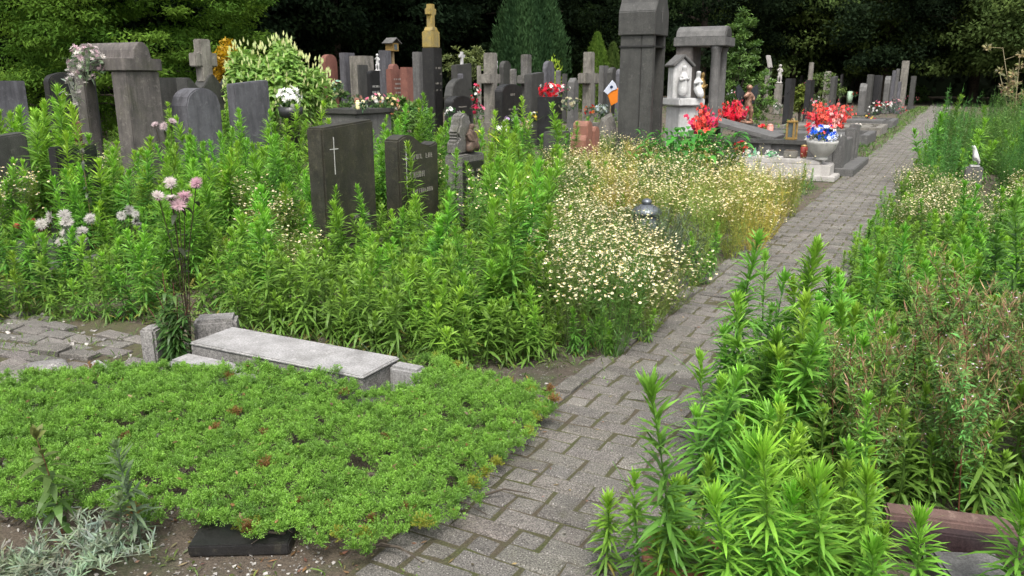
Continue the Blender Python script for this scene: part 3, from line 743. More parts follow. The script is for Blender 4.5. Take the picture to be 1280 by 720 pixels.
# white shrine
loc, W, H = place(826, 862, 97, -4.5, .6, .5); HB = zat(842, 121, *loc[:2]); loc = (loc[0] + .1, loc[1] + .15, 0)
t = thing('white_shrine', 'white marble shrine with a gabled niche, a veiled figure and a kneeling child', 'shrine', loc, R(-42))
MB().box((0, 0, HB * .42), (.5, .42, HB * .84), .012).build('pedestal', 'marble', t)
MB().box((.02, 0, HB * .92), (.66, .56, HB * .12), .02).build('shelf', 'marble', t)
hs_ = zat(842, 70, *loc[:2])
MB().prism([(-.2, HB - .03), (-.2, hs_ - .2), (0, hs_ - .03), (.2, hs_ - .2), (.2, HB - .03)], -.26, -.04, .012).build('niche', 'marble', t)
for s in (-1, 1): MB().box((-.16, s * .115, hs_ - .085), (.34, .32, .05), .01, rot=Matrix.Rotation(-s * R(40), 3, 'X')).build('roof', 'granite_grey', t)
def skin_figure(name, joints, edges, mat, parent=None, loc=(0, 0, 0), lvl=2):
    me = bpy.data.meshes.new(name); me.from_pydata([j[:3] for j in joints], edges, [])
    o = bpy.data.objects.new(name, me); COL.objects.link(o); o.data.materials.append(M[mat]); o.location = loc
    s = o.modifiers.new('skin', 'SKIN')
    for i, j in enumerate(joints):
        me.skin_vertices[0].data[i].radius = (j[3], j[4] if len(j) > 4 else j[3])
        me.skin_vertices[0].data[i].use_root = i == 0
    u = o.modifiers.new('sub', 'SUBSURF'); u.levels = lvl; u.render_levels = lvl
    if parent: o.parent = parent
    return o
(t2, W2, H2, h2_) = RELIEF; z2_ = lambda f: H2 + h2_ * f
skin_figure('relief_figure', [(.05, .04, z2_(.14), .06, .07), (.05, .03, z2_(.34), .045, .06), (.05, .02, z2_(.52), .045, .06), (.055, .03, z2_(.6), .022), (.065, .05, z2_(.68), .034), (.065, .05, z2_(.74), .025),
    (.07, -.04, z2_(.48), .024), (.09, -.03, z2_(.33), .02), (.1, .04, z2_(.3), .016), (.07, .09, z2_(.48), .024), (.09, .1, z2_(.34), .02), (.1, .05, z2_(.26), .016), (.09, .1, z2_(.2), .05), (.08, .12, z2_(.05), .04), (.08, -.03, z2_(.18), .05), (.08, -.04, z2_(.04), .04)],
    [(0, 1), (1, 2), (2, 3), (3, 4), (4, 5), (2, 6), (6, 7), (7, 8), (2, 9), (9, 10), (10, 11), (0, 12), (12, 13), (0, 14), (14, 15)], 'rust_bronze', t2)
skin_figure('veiled_figure', [(.06, -.04, HB, .12, .12), (.06, -.04, HB + .2, .1, .1), (.06, -.04, HB + .38, .07, .09), (.06, -.04, HB + .46, .035), (.07, -.04, HB + .54, .055), (.07, -.04, HB + .58, .035),
    (.1, -.13, HB + .3, .035), (.17, -.06, HB + .34, .022), (.1, .05, HB + .3, .035), (.17, -.02, HB + .35, .022)], [(0, 1), (1, 2), (2, 3), (3, 4), (4, 5), (2, 6), (6, 7), (2, 8), (8, 9)], 'marble', t)
skin_figure('kneeling_child', [(.3, .14, HB + .05, .09, .1), (.28, .14, HB + .18, .07, .08), (.28, .14, HB + .3, .06, .075), (.28, .14, HB + .36, .03), (.29, .14, HB + .44, .055), (.29, .14, HB + .48, .04),
    (.3, .06, HB + .24, .028), (.38, .12, HB + .28, .02), (.3, .22, HB + .24, .028), (.38, .16, HB + .28, .02), (.44, .14, HB + .04, .05)], [(0, 1), (1, 2), (2, 3), (3, 4), (4, 5), (2, 6), (6, 7), (2, 8), (8, 9), (0, 10)], 'marble', t)
# mausoleum with barrel roof on columns
loc, W, H = place(848, 908, 47, -4.3, .95, .72); HT = zat(880, 33, *loc[:2]); FOOT.append((loc[0], loc[1], .7, .6))
t = thing('columned_tomb', 'grey stone canopy tomb with a barrel roof on a rear slab and two front columns', 'tomb', loc)
MB().box((-.3, 0, (H - .18) / 2), (.34, W * .9, H - .18), .012).build('rear_slab', 'limestone', t)
for s in (-1, 1):
    MB().lathe([(.13, .1), (.13, .2), (.105, .24), (.095, H - .32), (.11, H - .25), (.13, H - .17)], (.34, s * W * .34, 0), 16).build('column', 'granite_grey', t)
MB().box((.02, 0, H - .09), (1.06, W * 1.08, .18), .015).build('lintel', 'granite_grey', t)
MB().prism(arc(-W * .4, W * .4, H, HT - H), -.5, .5, .012).build('barrel_roof', 'granite_grey', t)
MB().prism(arc(-W * .28, W * .28, H + .015, (HT - H) * .7), .5, .515, .0).build('arch_panel', 'granite_dark', t)
MB().box((0, 0, .05), (1.2, W * 1.2, .1), .02).build('plinth', 'granite_grey', t)
skin_figure('statue', [(.02, 0, .95, .09), (.02, 0, 1.2, .08), (.02, 0, 1.42, .07, .1), (.02, 0, 1.5, .03), (.03, 0, 1.58, .05), (.03, 0, 1.63, .03), (.06, -.12, 1.3, .03), (.12, -.04, 1.36, .02), (.06, .12, 1.3, .03), (.12, .03, 1.38, .02)],
    [(0, 1), (1, 2), (2, 3), (3, 4), (4, 5), (2, 6), (6, 7), (2, 8), (8, 9)], 'gold', t)
MB().box((.0, 0, .53), (.26, .26, .84), .01).build('statue_pedestal', 'limestone', t)

# far row along the path (seen almost edge on)
FAR = [(980, 992, 98, -4.4, .3, 'flat', 'granite_black_clean', 'slim black slab seen edge on, left of the big red bouquet', .7),
 (1005, 1016, 100, -4.4, .3, 'flat', 'granite_black_clean', 'black slab seen edge on, straight behind the big red bouquet', .8),
 (1036, 1045, 95, -4.6, .36, 'slant', 'granite_dark', 'dark grey slab right behind the big red bouquet, seen edge on', .8),
 (1028, 1037, 89, -6.2, .36, 'round', 'concrete', 'round headed pale stone seen above the green bushes behind the red bouquet', .6),
 (1009, 1015, 78, -6.5, .22, 'flat', 'concrete', 'thin beige stone post rising over the dark slabs', .3),
 (1072, 1083, 104, -3.8, .4, 'round', 'granite_grey', 'pale grey headstone seen edge on, first of the far group beside the path', .8),
 (1081, 1090, 93, -3.9, .32, 'flat', 'granite_dark', 'dark slab directly behind the pale grey headstone of the far group', .8),
 (1090, 1101, 94, -4.1, .4, 'flat', 'granite_black_clean', 'black slab standing in the middle of the far group', 1.2),
 (1103, 1112, 95, -3.9, .36, 'round', 'granite_grey', 'grey round topped slab right of the far black one', .8),
 (1112, 1118, 88, -3.9, .26, 'flat', 'slate', 'narrow bluish slab left of the tallest far pillar', .7),
 (1117, 1122, 86, -4.1, .26, 'flat', 'granite_grey', 'light grey slab touching the narrow bluish one', .7),
 (1119, 1124, 102, -3.6, .2, 'flat', 'slate', 'short bluish stone at the foot of the tallest far pillar', .5),
 (1124, 1134, 76, -3.9, .55, 'flat', 'concrete', 'tallest beige pillar of the far group against the dark wood', .6),
 (1135, 1143, 95, -3.7, .45, 'flat', 'granite_dark', 'last dark slab before the dark opening under the trees', .8),
 (955, 962, 84, -9, .25, 'flat', 'concrete', 'pale stone pier below the slanted grey roof plate', .4),
 (943, 949, 104, -8, .25, 'flat', 'granite_dark', 'dark slab behind the bronze angel', .6),
 (893, 903, 92, -9.5, .25, 'round', 'granite_dark', 'dark rounded slab glimpsed behind the canopy tomb', .6)]
FARP = [G(1078, 145), G(1086, 144), G(1096, 143), G(1108, 142), G(1115, 140), G(1120, 139), G(1122, 142), G(1129, 138), G(1139, 137)]
k = 0
for a, b, yt, X, T, sh, mt, lb, W in FAR:
    if 1070 < a: X = FARP[k].x; k += 1
    sc = (b - a) / 1000.0 * (-SY * X + CY * row((a + b) / 2, yt + 30, X)); T = max(.12, min(.6, (sc - W * .12) if a > 1070 else sc - W * .16))
    headstone(a, b, yt, X, T, sh, mt, lb, W=W, bev=.012)
for a, b, yt, X, sh, mt, W, lb in ((572, 580, 92, -13, 'round', 'slate', .5, 'small pale blue round stone behind the low black curved headstone'), (596, 602, 82, -16, 'flat', 'concrete', .4, 'thin beige stone left of the dove cross'),
        (606, 616, 74, -18, 'point', 'granite_dark', .6, 'pointed dark stone in the far rows behind the dove cross'), (637, 646, 86, -14, 'segment', 'concrete_old', .6, 'mottled stone between the dove cross and the carved cross'), (668, 676, 80, -16, 'round', 'concrete', .5, 'pale round stone behind the dark upright slab'),
        (694, 701, 88, -13, 'round', 'granite_grey', .5, 'grey round stone right of the yellow green shrub'), (702, 709, 92, -12, 'flat', 'granite_dark', .4, 'dark little slab beside the cream carnations'), (736, 744, 90, -14, 'round', 'concrete_old', .5, 'mottled round stone behind the plain stone cross'),
        (754, 758, 92, -15, 'flat', 'red_stone', .4, 'little brick red stone in the far rows near the orange cloth'), (498, 506, 92, -19, 'flat', 'concrete_old', .5, 'mottled stone far behind the brick red headstones'), (932, 939, 98, -11, 'round', 'concrete', .5, 'pale round stone behind the bronze angel'),
        (983, 990, 92, -10, 'round', 'concrete', .5, 'cream round topped stone behind the slim black slab'), (997, 1003, 94, -9, 'flat', 'granite_dark', .5, 'dark slab between the two black edge on slabs'), (1018, 1024, 92, -9, 'point', 'concrete_old', .5, 'mottled pointed stone over the green bush behind the red bouquet'), (1047, 1053, 92, -6, 'slant', 'granite_black', .6, 'slanted black stone left of the pale green vase'), (1060, 1066, 98, -7, 'round', 'concrete', .5, 'pale round stone above the pale green vase')):
    sc = (b - a) / 1000.0 * (-SY * X + CY * row((a + b) / 2, yt + 30, X)); headstone(a, b, yt, X, max(.12, sc - W * .3) if a > 900 else .18, sh, mt, lb, W=W if a > 900 else None)
# slanted roof plate on pier
p = row(963, 90, -9); z1 = zat(963, 84, -9, p); z2 = zat(963, 70, -9, p)
t = thing('roof_plate', 'slanted pale grey stone plate resting on a pier above the bushes', 'monument', (-9.1, p, 0))
MB().box((0, 0, (z1 + z2) / 2), (.12, .7, (z2 - z1) * 1.15), .02, rot=Matrix.Rotation(R(-14), 3, 'Y')).build('plate', 'kerb_white', t)
MB().box((0, .05, z1 / 2), (.2, .3, z1), .01).build('pier', 'concrete', t)
def statuette(name, label, loc, s, mat, wings=False, rz=0, bird=False):
    t = thing(name, label, 'statue', loc, rz); t.scale = (s, s, s)
    if bird:
        skin_figure('body', [(0, 0, .1, .09), (-.02, 0, .22, .13), (.0, 0, .4, .12), (.06, 0, .55, .07), (.1, 0, .68, .08), (.2, 0, .7, .035), (-.16, 0, .14, .05), (-.02, .1, .3, .07), (-.12, .12, .16, .04), (-.02, -.1, .3, .07), (-.12, -.12, .16, .04)],
                    [(0, 1), (1, 2), (2, 3), (3, 4), (4, 5), (0, 6), (2, 7), (7, 8), (2, 9), (9, 10)], mat, t)
        MB().box((0, 0, .02), (.3, .26, .06), .01).build('base', mat, t)
    else:
        skin_figure('body', [(0, 0, .52, .1, .11), (.0, 0, .66, .085, .1), (.01, 0, .8, .09, .13), (.01, 0, .87, .045), (.03, 0, .95, .085, .08), (.03, 0, 1.02, .05), (.04, -.16, .7, .04), (.13, -.08, .74, .032), (.2, -.02, .84, .026),
            (.04, .16, .7, .04), (.14, .1, .62, .032), (.2, .04, .66, .026), (.08, -.08, .3, .07), (.0, -.08, .05, .05), (.1, .08, .32, .07), (.06, .08, .05, .05), (.12, -.09, .02, .03), (.18, .09, .02, .03)],
            [(0, 1), (1, 2), (2, 3), (3, 4), (4, 5), (2, 6), (6, 7), (7, 8), (2, 9), (9, 10), (10, 11), (0, 12), (12, 13), (13, 16), (0, 14), (14, 15), (15, 17)], mat, t)
        mb = MB(); mb.ball((.02, 0, .99), (.1, .1, .085), seg=10, jit=.06); mb.build('hair', mat, t)
        MB().lathe([(.2, -.06), (.2, .0), (.16, .02)], n=12).build('base', mat, t)
        if wings:
            for sg in (-1, 1):
                MB().prism([(sg * .05, .6), (sg * .2, .5), (sg * .34, .72), (sg * .36, .98), (sg * .28, 1.08), (sg * .14, .92), (sg * .05, .8)], -.14, -.09, .01).build('wing', 'iron', t)
    return t
# bird on right, dove on cross, angel, small statues
bp = G(1214, 236); bz = zat(1214, 208, bp.x, bp.y); [FOOT.append((bp.x - .0 * q, bp.y - .45 * q, .3, .3)) for q in range(5)]; statuette('bird_statue', 'small white bird statue above the daisies on the right of the path', (bp.x, bp.y, bz), .4, 'marble', rz=R(190), bird=True)
g = MB().box((0, 0, bz / 2 - .02), (.22, .22, bz + .02), .015).build('stone_block', 'granite_grey', None, (bp.x, bp.y, 0)); tag(g, 'small grey stone block under the white bird statue', 'block')
dv = thing('dove_statue', 'white dove statue perched on the arm of a weathered stone cross', 'statue', (l1[0] + .03, l1[1] + w1 * .3, h1 * .72 + w1 * .21)); 
skin_figure('body', [(0, 0, .06, .05), (0, .02, .15, .06), (0, .05, .23, .035), (0, .08, .28, .035), (0, .13, .28, .012), (0, -.09, .02, .025), (.07, -.02, .17, .03), (-.07, -.02, .17, .03)], [(0, 1), (1, 2), (2, 3), (3, 4), (0, 5), (1, 6), (1, 7)], 'marble', dv)
ya = row(935, 130, -4.0); za = zat(935, 152, -4.0, ya); ht = zat(935, 109, -4.0, ya) - za
statuette('angel_statue', 'bronze child angel statue with dark wings among red flowers', (-4.0, ya, za), ht, 'angel_bronze', True, R(-50))
g = MB().box((0, 0, za / 2 - .03), (.4, .4, za - .06), .02).build('stone_block', 'granite_dark', None, (-4.0, ya, 0)); tag(g, 'dark stone block carrying the bronze child angel', 'block')
yb_ = row(98, 170, -7.5); zt = zat(98, 182, -7.5, yb_)
statuette('angel_statue', 'small brown angel statuette on the small black stone at left', (-7.5, yb_, zt + .02), .26, 'bronze', False, R(-40))
y_ = row(471, 86, -13.5); statuette('white_statue', 'white robed figure on top of the small black arched headstone', (-13.47, y_, zat(468, 88, -13.47, y_) + .01), .38, 'marble', False, R(-60))
y_ = row(974, 100, -7); z_ = zat(974, 103, -7, y_)
statuette('white_statue', 'pale robed figure on a stone pillar between the bushes, head above the dark slabs', (-7, y_, z_), zat(974, 82, -7, y_) - z_, 'kerb_white', False, R(-70))
g = MB().box((0, 0, z_ / 2 - .03), (.3, .3, z_ - .05), .02).build('pillar_stone', 'concrete', None, (-7, y_, 0)); tag(g, 'slim stone pillar below the pale robed figure', 'pillar')
# white cross on the dark stone
y_ = row(578, 84, -14.6); z_ = zat(577, 80, -14.6, y_)
g = MB().prism(cross_outline(.42, .3, .1, .28), -.04, .04, .01).build('white_cross', 'marble', None, (-14.62, y_, z_ - .03)); tag(g, 'little white cross standing on top of a dark headstone', 'cross')
# house shaped lantern on pillar
y_ = row(488, 80, -16.6); z_ = zat(484, 64, -16.6, y_)
t = thing('house_lantern', 'small wooden house shaped lantern on a tall grey pillar stone', 'lantern', (-16.6, y_ + .12, z_))
wall_ = MB().box((0, 0, .13), (.3, .34, .26), .01).build('wall', 'gold', t); MB().box((0, 0, -z_ / 2), (.1, .1, z_), .008).build('post', 'wood', t); MB().box((.152, 0, .13), (.01, .16, .17), .003).build('window', 'glass', wall_)
for s in (-1, 1): MB().box((0, s * .13, .33), (.42, .34, .03), .005, rot=Matrix.Rotation(-s * R(32), 3, 'X')).build('roof', 'granite_grey', t)

# ------------------------------------------------------------------ the grave beside the path with red bouquets
gx0, gx1 = -4.2, -1.62
gy = G(1040, 226).y
t = thing('white_grave', 'low white stone grave edge with a ledge, between yellow daisies and the path', 'grave', (0, gy, 0))
MB().box(((gx0 + gx1) / 2, .3, .11), (gx1 - gx0, .5, .22), .015).build('base', 'kerb_white', t)
MB().box(((gx0 + gx1) / 2 - .1, .34, .25), (gx1 - gx0 - .1, .5, .075), .015).build('ledge', 'kerb_white', t)
MB().box(((gx0 + gx1) / 2 + .02, .26, .02), (gx1 - gx0 + .14, .66, .08), .012).build('foot', 'kerb_white', t)
FOOT.append(((gx0 + gx1) / 2, gy + .9, 1.5, 1.3))
t = thing('granite_tomb', 'grey granite family tomb with panelled walls and a sloping lid', 'tomb', (0, gy + .75, 0))
zt = .46
MB().box((-2.95, .1, zt / 2), (2.5, .12, zt), .008).build('wall', 'granite_grey', t)
for xx in (-2.05, -2.75, -3.5): MB().box((xx, .03, zt / 2 + .03), (.2, .06, zt + .06), .008).build('pilaster', 'granite_grey', t)
MB().box((-2.95, .12, zt + .035), (2.6, .3, .07), .008).build('coping', 'granite_dark', t)
MB().box((-2.95, .8, zt * .45), (2.4, 1.2, zt * .9), .01).build('body', 'granite_dark', t)
MB().box((-3.25, .62, zt + .2), (1.25, .9, .07), .008, rot=Matrix.Rotation(R(13), 3, 'Y')).build('lid', 'granite_grey', t)
MB().box((-3.8, .62, zt + .17), (.1, .8, .3), .008).build('lid_support', 'granite_dark', t)
t = thing('granite_wall', 'weathered grey granite border wall with square posts along the path', 'wall', (-1.62, gy + .6, 0)); FOOT.append((-1.6, gy + 2, .3, 1.6))
for yy, hh in ((.35, .62), (1.75, .66), (2.3, .7)): MB().box((0, yy, hh / 2), (.17, .2, hh), .015).build('post', 'granite_grey', t)
MB().box((-.01, 1.05, .26), (.12, 1.2, .52), .012).build('panel', 'granite_grey', t); MB().box((-.01, 2.02, .3), (.12, .34, .54), .012).build('panel', 'granite_grey', t)
MB().box((.12, 1.3, .05), (.3, 2.4, .12), .012).build('step', 'granite_grey', t)
# white bowl planter
pp = Vector((-1.78, gy + .18, 0))
t = thing('bowl_planter', 'white urn shaped bowl on the grave corner filled with blue and white flowers', 'planter', (pp.x, pp.y, .29))
MB().lathe([(.11, 0), (.1, .03), (.09, .05), (.14, .09), (.2, .17), (.225, .25), (.235, .29), (.21, .29), (.19, .25)], n=28).build('bowl', 'glaze', t)
# gold lantern
lx = Vector((-2.36, gy + .86, zt + .07))
t = thing('grave_lantern', 'golden grave lantern with dark glass on the granite coping', 'lantern', lx, R(-20))
MB().box((0, 0, .02), (.16, .13, .04), .01).build('base', 'gold', t); lid_ = MB().box((0, 0, .29), (.16, .13, .04), .015).build('lid', 'gold', t); MB().tube([(-.03, 0, .3), (-.02, 0, .335), (.02, 0, .335), (.03, 0, .3)], .006).build('handle', 'gold', lid_)
for a in (-1, 1):
    for b in (-1, 1): MB().box((a * .06, b * .045, .155), (.028, .028, .23), .005).build('post', 'gold', t)
MB().box((0, 0, .155), (.1, .07, .23), .003).build('glass', 'glass', t)
def candle(label, loc, h=.2, r=.03, mat='wax', cat='candle', cap='gold'):
    t = thing('grave_candle', label, cat, loc)
    MB().lathe([(r * .8, 0), (r, .02), (r, h * .8), (r * .8, h * .86)], n=12).build('body', mat, t); MB().lathe([(r * .9, h * .86), (r * .95, h * .92), (r * .3, h)], n=12).build('lid', cap, t)
candle('pink grave light in front of the sloping tomb lid', (-3.78, gy + .55, .29), .34, .05, 'pink_wax', 'grave light', 'pink_wax')
candle('dark red glass grave light beside the white bowl planter', (-2.08, gy + .45, .29), .2, .055, 'red_glass', 'grave light')
candle('small pink grave light behind the sloping lid near the golden lantern', (-2.95, gy + 2.1, zt), .25, .06, 'pink_wax', 'grave light', 'pink_wax')
(lc, lz) = lowtop
for i, (dx, dy, lb) in enumerate(((.4, -.42, 'left pale yellow candle on the low grey tomb'), (.42, -.28, 'right pale yellow candle on the low grey tomb'))): candle(lb, (lc[0] + dx, lc[1] + dy, lz), .17, .04, 'wax', 'candle', 'wax')
# grey box pot and moulded trough on the ledge
t = thing('stone_pot', 'small square grey stone pot on the white ledge', 'pot', (-2.25, gy + .3, .29)); MB().box((0, 0, .055), (.2, .13, .11), .01).build('body', 'concrete', t); MB().box((0, 0, .115), (.16, .09, .012), .002).build('soil', 'soil', t)
# low graves further along
for i, (y0, ln, hh, x0, x1, mt, lb) in enumerate(((gy + 4.2, 1.7, .16, -3.6, -1.9, 'granite_dark', 'low dark granite grave slab next to the border wall'), (gy + 7.2, 2.0, .24, -4.4, -1.75, 'granite_grey', 'long grey kerbed grave in front of the far group of stones'),
        (gy + 10.5, 2.2, .24, -4.6, -1.75, 'concrete', 'beige kerbed grave further along the path'), (gy + 14.8, 2.4, .22, -4.4, -1.75, 'granite_grey', 'farthest grey kerbed grave with orange flowers'))):
    t = thing('kerbed_grave', lb, 'grave', (0, y0, 0)); cx, sx = (x0 + x1) / 2, x1 - x0; FOOT.append((cx, y0 + ln / 2, sx / 2, ln / 2))
    MB().box((cx, .09, hh / 2), (sx, .18, hh), .012).build('kerb', mt, t); MB().box((cx, ln - .09, hh / 2), (sx, .18, hh), .012).build('kerb', mt, t); MB().box((x1 - .09, ln / 2, hh / 2 - .002), (.18, ln - .37, hh), .012).build('kerb', mt, t)
    MB().box((cx - .1, ln / 2, hh * .72), (sx - .5, ln - .6, hh * .3), .012).build('cover', mt if i else 'granite_black_clean', t)
t = thing('book_stone', 'dark open grave plate tilted on the low granite slab', 'plate', (-2.3, gy + 4.9, .16)); MB().box((0, 0, .06), (.7, .5, .05), .01, rot=Matrix.Rotation(R(6), 3, 'Y')).build('plate', 'granite_black_clean', t); MB().box((-.1, 0, .015), (.3, .3, .03), .004).build('foot', 'granite_dark', t)
# dark kerb beside daisies, garden lantern
kp = G(862, 352)
t = thing('grave_kerb', 'old grey grave kerb edging half buried under the daisies', 'kerb', (kp.x, kp.y, 0))
MB().box((-.03, .1, .03), (.12, .5, .13), .015).build('kerb', 'granite_grey', t); MB().box((-.6, -.1, .03), (1.0, .12, .12), .015).build('kerb', 'granite_grey', t)
lp_ = G(806, 310); lz_ = zat(806, 267, lp_.x, lp_.y)
t = thing('garden_lantern', 'round dark metal lantern with a domed lid standing in the yellow daisies', 'lantern', (lp_.x, lp_.y, 0))
k = lz_
MB().lathe([(.13, 0), (.14, .03), (.1, .05), (.09, .08)], n=20).build('base', 'iron', t)
MB().lathe([(.1, .08), (.105, k)], n=20).build('glass', 'glass', t)
for i in range(6): MB().tube([(.115 * math.cos(i * PI / 3), .115 * math.sin(i * PI / 3), .06), (.115 * math.cos(i * PI / 3), .115 * math.sin(i * PI / 3), k)], .008).build('post', 'iron', t)
MB().lathe([(.135, k), (.14, k + .015), (.115, k + .05), (.06, k + .08), (.05, k + .085), (.02, k + .088)], n=24).build('lid', 'steel', t)
MB().lathe([(.035, k + .08), (.05, k + .105), (.04, k + .125), (.015, k + .137)], n=18).build('knob', 'steel', [c for c in t.children if c.name.startswith('lid')][0])

# ------------------------------------------------------------------ foreground left
A0, A1, A2 = G(264, 432, .15), G(291, 408, .15), G(500, 446, .15)
d = (A2 - A1); d.z = 0; ln = d.length; d.normalize(); SLAB = (d.copy(), ln); nrm_ = Vector((d.y, -d.x, 0)); wd = abs((A0 - A1).dot(nrm_)) + .01; SLAB += (wd,)
t = thing('grave_slab', 'pale grey weathered grave slab lying beside the creeping juniper', 'grave slab', (A1.x, A1.y, 0), math.atan2(d.y, d.x)); FOOT.append((A1.x + .7, A1.y, 1.0, .35))
mb = MB(); mb.box((ln / 2, -wd / 2, .141), (ln, wd, .018), .008, seg=3); mb.build('slab', 'slab_pale', t)
MB().box((ln / 2 - .005, -wd / 2, .05), (ln - .012, wd - .012, .164), .006).build('base', 'slab_side', t)
MB().box((.3, -wd - .075, .035), (.6, .13, .12), .012).build('side_kerb', 'slab_pale', t)
MB().box((ln + .08, -.05, .06), (.17, .09, .145), .014).build('broken_end', 'slab_pale', t)
B0 = G(240, 415, .2)
g = MB().box((0, 0, .09), (.16, .23, .2), .02).build('head_kerb', 'slab_side', None, (A1.x - .13, A1.y + .0, 0)); g.rotation_euler.z = math.atan2(d.y, d.x) - R(50); tag(g, 'grey stone kerb block across the head of the pale slab', 'kerb')
g0 = G(195, 452); g = MB().box((0, 0, .08), (.09, .11, .24), .012).build('stone_post', 'slab_side', None, g0); tag(g, 'short upright grey stone post left of the dark leafy weed', 'post'); g.rotation_euler.z = R(20)
# pale boulder
r_ = np.random.default_rng(4)
def rock(label, loc, s, mat):
    b = bmesh.new(); 
    for i in range(26):
        v = nrm(r_.normal(0, 1, 3)) * np.array(s) * r_.uniform(.8, 1.1); b.verts.new(v)
    bmesh.ops.convex_hull(b, input=b.verts[:]); bmesh.ops.bevel(b, geom=b.edges[:], offset=.008, segments=1, affect='EDGES')
    o = MB().bm(b).build('rock', mat, None, loc); tag(o, label, 'rock'); return o
p_ = G(128, 470); rock('flat pale stone lying on the edge of the juniper', (p_.x, p_.y, .03), (.13, .08, .055), 'slab_pale')
p_ = G(60, 462); rock('lumpy pale grey rubble stone on the old paving', (p_.x, p_.y, .0), (.16, .12, .05), 'slab_side')
p_ = G(20, 470); rock('low rubble stone near the left edge of the old paving', (p_.x, p_.y, .0), (.14, .1, .045), 'concrete')
# black plate bottom left
c0, c1 = G(232, 690), G(350, 692)
t = thing('granite_plate', 'black granite plate lying on soil under the juniper fringe', 'plate', ((c0.x + c1.x) / 2 - .03, (c0.y + c1.y) / 2 + .085, 0), math.atan2(c1.y - c0.y, c1.x - c0.x) + R(4))
MB().box((0, 0, .005), ((c1 - c0).length * 1.05, .17, .04), .005).build('plate', 'granite_black', t)
# dark planter with chrysanthemums on left
lp2 = G(66, 332)
t = thing('grave_planter', 'low dark stone trough with white and red dried flowers', 'planter', (lp2.x, lp2.y, 0), R(10)); FOOT.append((lp2.x, lp2.y, .4, .3))
MB().box((0, 0, .11), (.55, .3, .2), .015).build('trough', 'granite_dark', t); MB().box((0, 0, .03), (.7, .42, .1), .012).build('foot', 'granite_grey', t)
# right foreground: brown kerb, grey block, terracotta pot
k0, k1 = G(1162, 655, .1), G(1262, 668, .1)
t = thing('brown_kerb', 'brown stone grave kerb with a dark inner face under the reddish weeds', 'kerb', ((k0.x + k1.x) / 2, (k0.y + k1.y) / 2, 0), math.atan2(k1.y - k0.y, k1.x - k0.x))
L = (k1 - k0).length + .5
MB().box((.12, .03, .06), (L, .08, .13), .008).build('coping', 'kerb_brown', t); MB().box((.12, -.02, .045), (L - .01, .06, .11), .006).build('face', 'kerb_dark', t)
k2 = G(1206, 706, .06)
g = MB().box((0, -.06, .02), (.2, .3, .1), .008).build('stone_block', 'granite_grey', None, (k2.x + .03, k2.y - .02, 0)); g.rotation_euler.z = R(24); tag(g, 'smooth grey stone block at the lower right edge', 'block')
k3 = G(853, 700, .1)
t = thing('terracotta_pot', 'terracotta flower pot among bright green weeds in the foreground', 'pot', (k3.x, k3.y - .02, 0))
MB().lathe([(.08, 0), (.095, .11), (.115, .11), (.118, .15), (.1, .15), (.095, .12)], n=28).build('pot', 'terracotta', t); MB().lathe([(.094, .12), (.05, .125), (.001, .125)], n=20).build('soil', 'soil', t)
# orange cloth on a stone
yo = row(764, 118, -5.6); zo = zat(764, 133, -5.6, yo); sc = (-SY * -5.6 + CY * yo) / 1000
t = thing('orange_flag', 'bright orange cloth with a white corner and a dark blue dot beside the big monument', 'flag', (-5.6, yo, zo), R(-28))
def cloth(pts, x, mat_, nm, xo):
    mb = MB(); mb.prism([((p[0] - 764) * sc, (133 - p[1]) * sc) for p in pts], xo, xo + .012, .002, col=x); mb.build(nm, mat_, t)
cloth([(757, 117), (763, 114), (774, 111), (774, 128), (764, 132)], (.85, .24, .02), 'paint', 'orange_panel', 0)
cloth([(751, 115), (764, 102), (769, 106), (772, 112), (763, 115), (757, 119)], (.6, .64, .74), 'paint', 'white_panel', .013)
mb = MB(); mb.prism([((762.5 - 764 + 2.2 * math.cos(a)) * sc, (133 - 110 + 1.8 * math.sin(a)) * sc) for a in np.linspace(0, 2 * PI, 13)[:-1]], .026, .031, 0, col=(.03, .05, .11)); mb.build('dot', 'paint', t)
MB().tube([(-.01, 0, -zo), (-.01, 0, .4)], .01).build('stick', 'wood', t)
p_ = (-5.5, row(760, 150, -5.5)); z_ = zat(760, 140, *p_)
rock('pale rounded stone below the orange cloth', (p_[0], p_[1], z_ * .5), (.2, .26, z_ * .52), 'concrete')

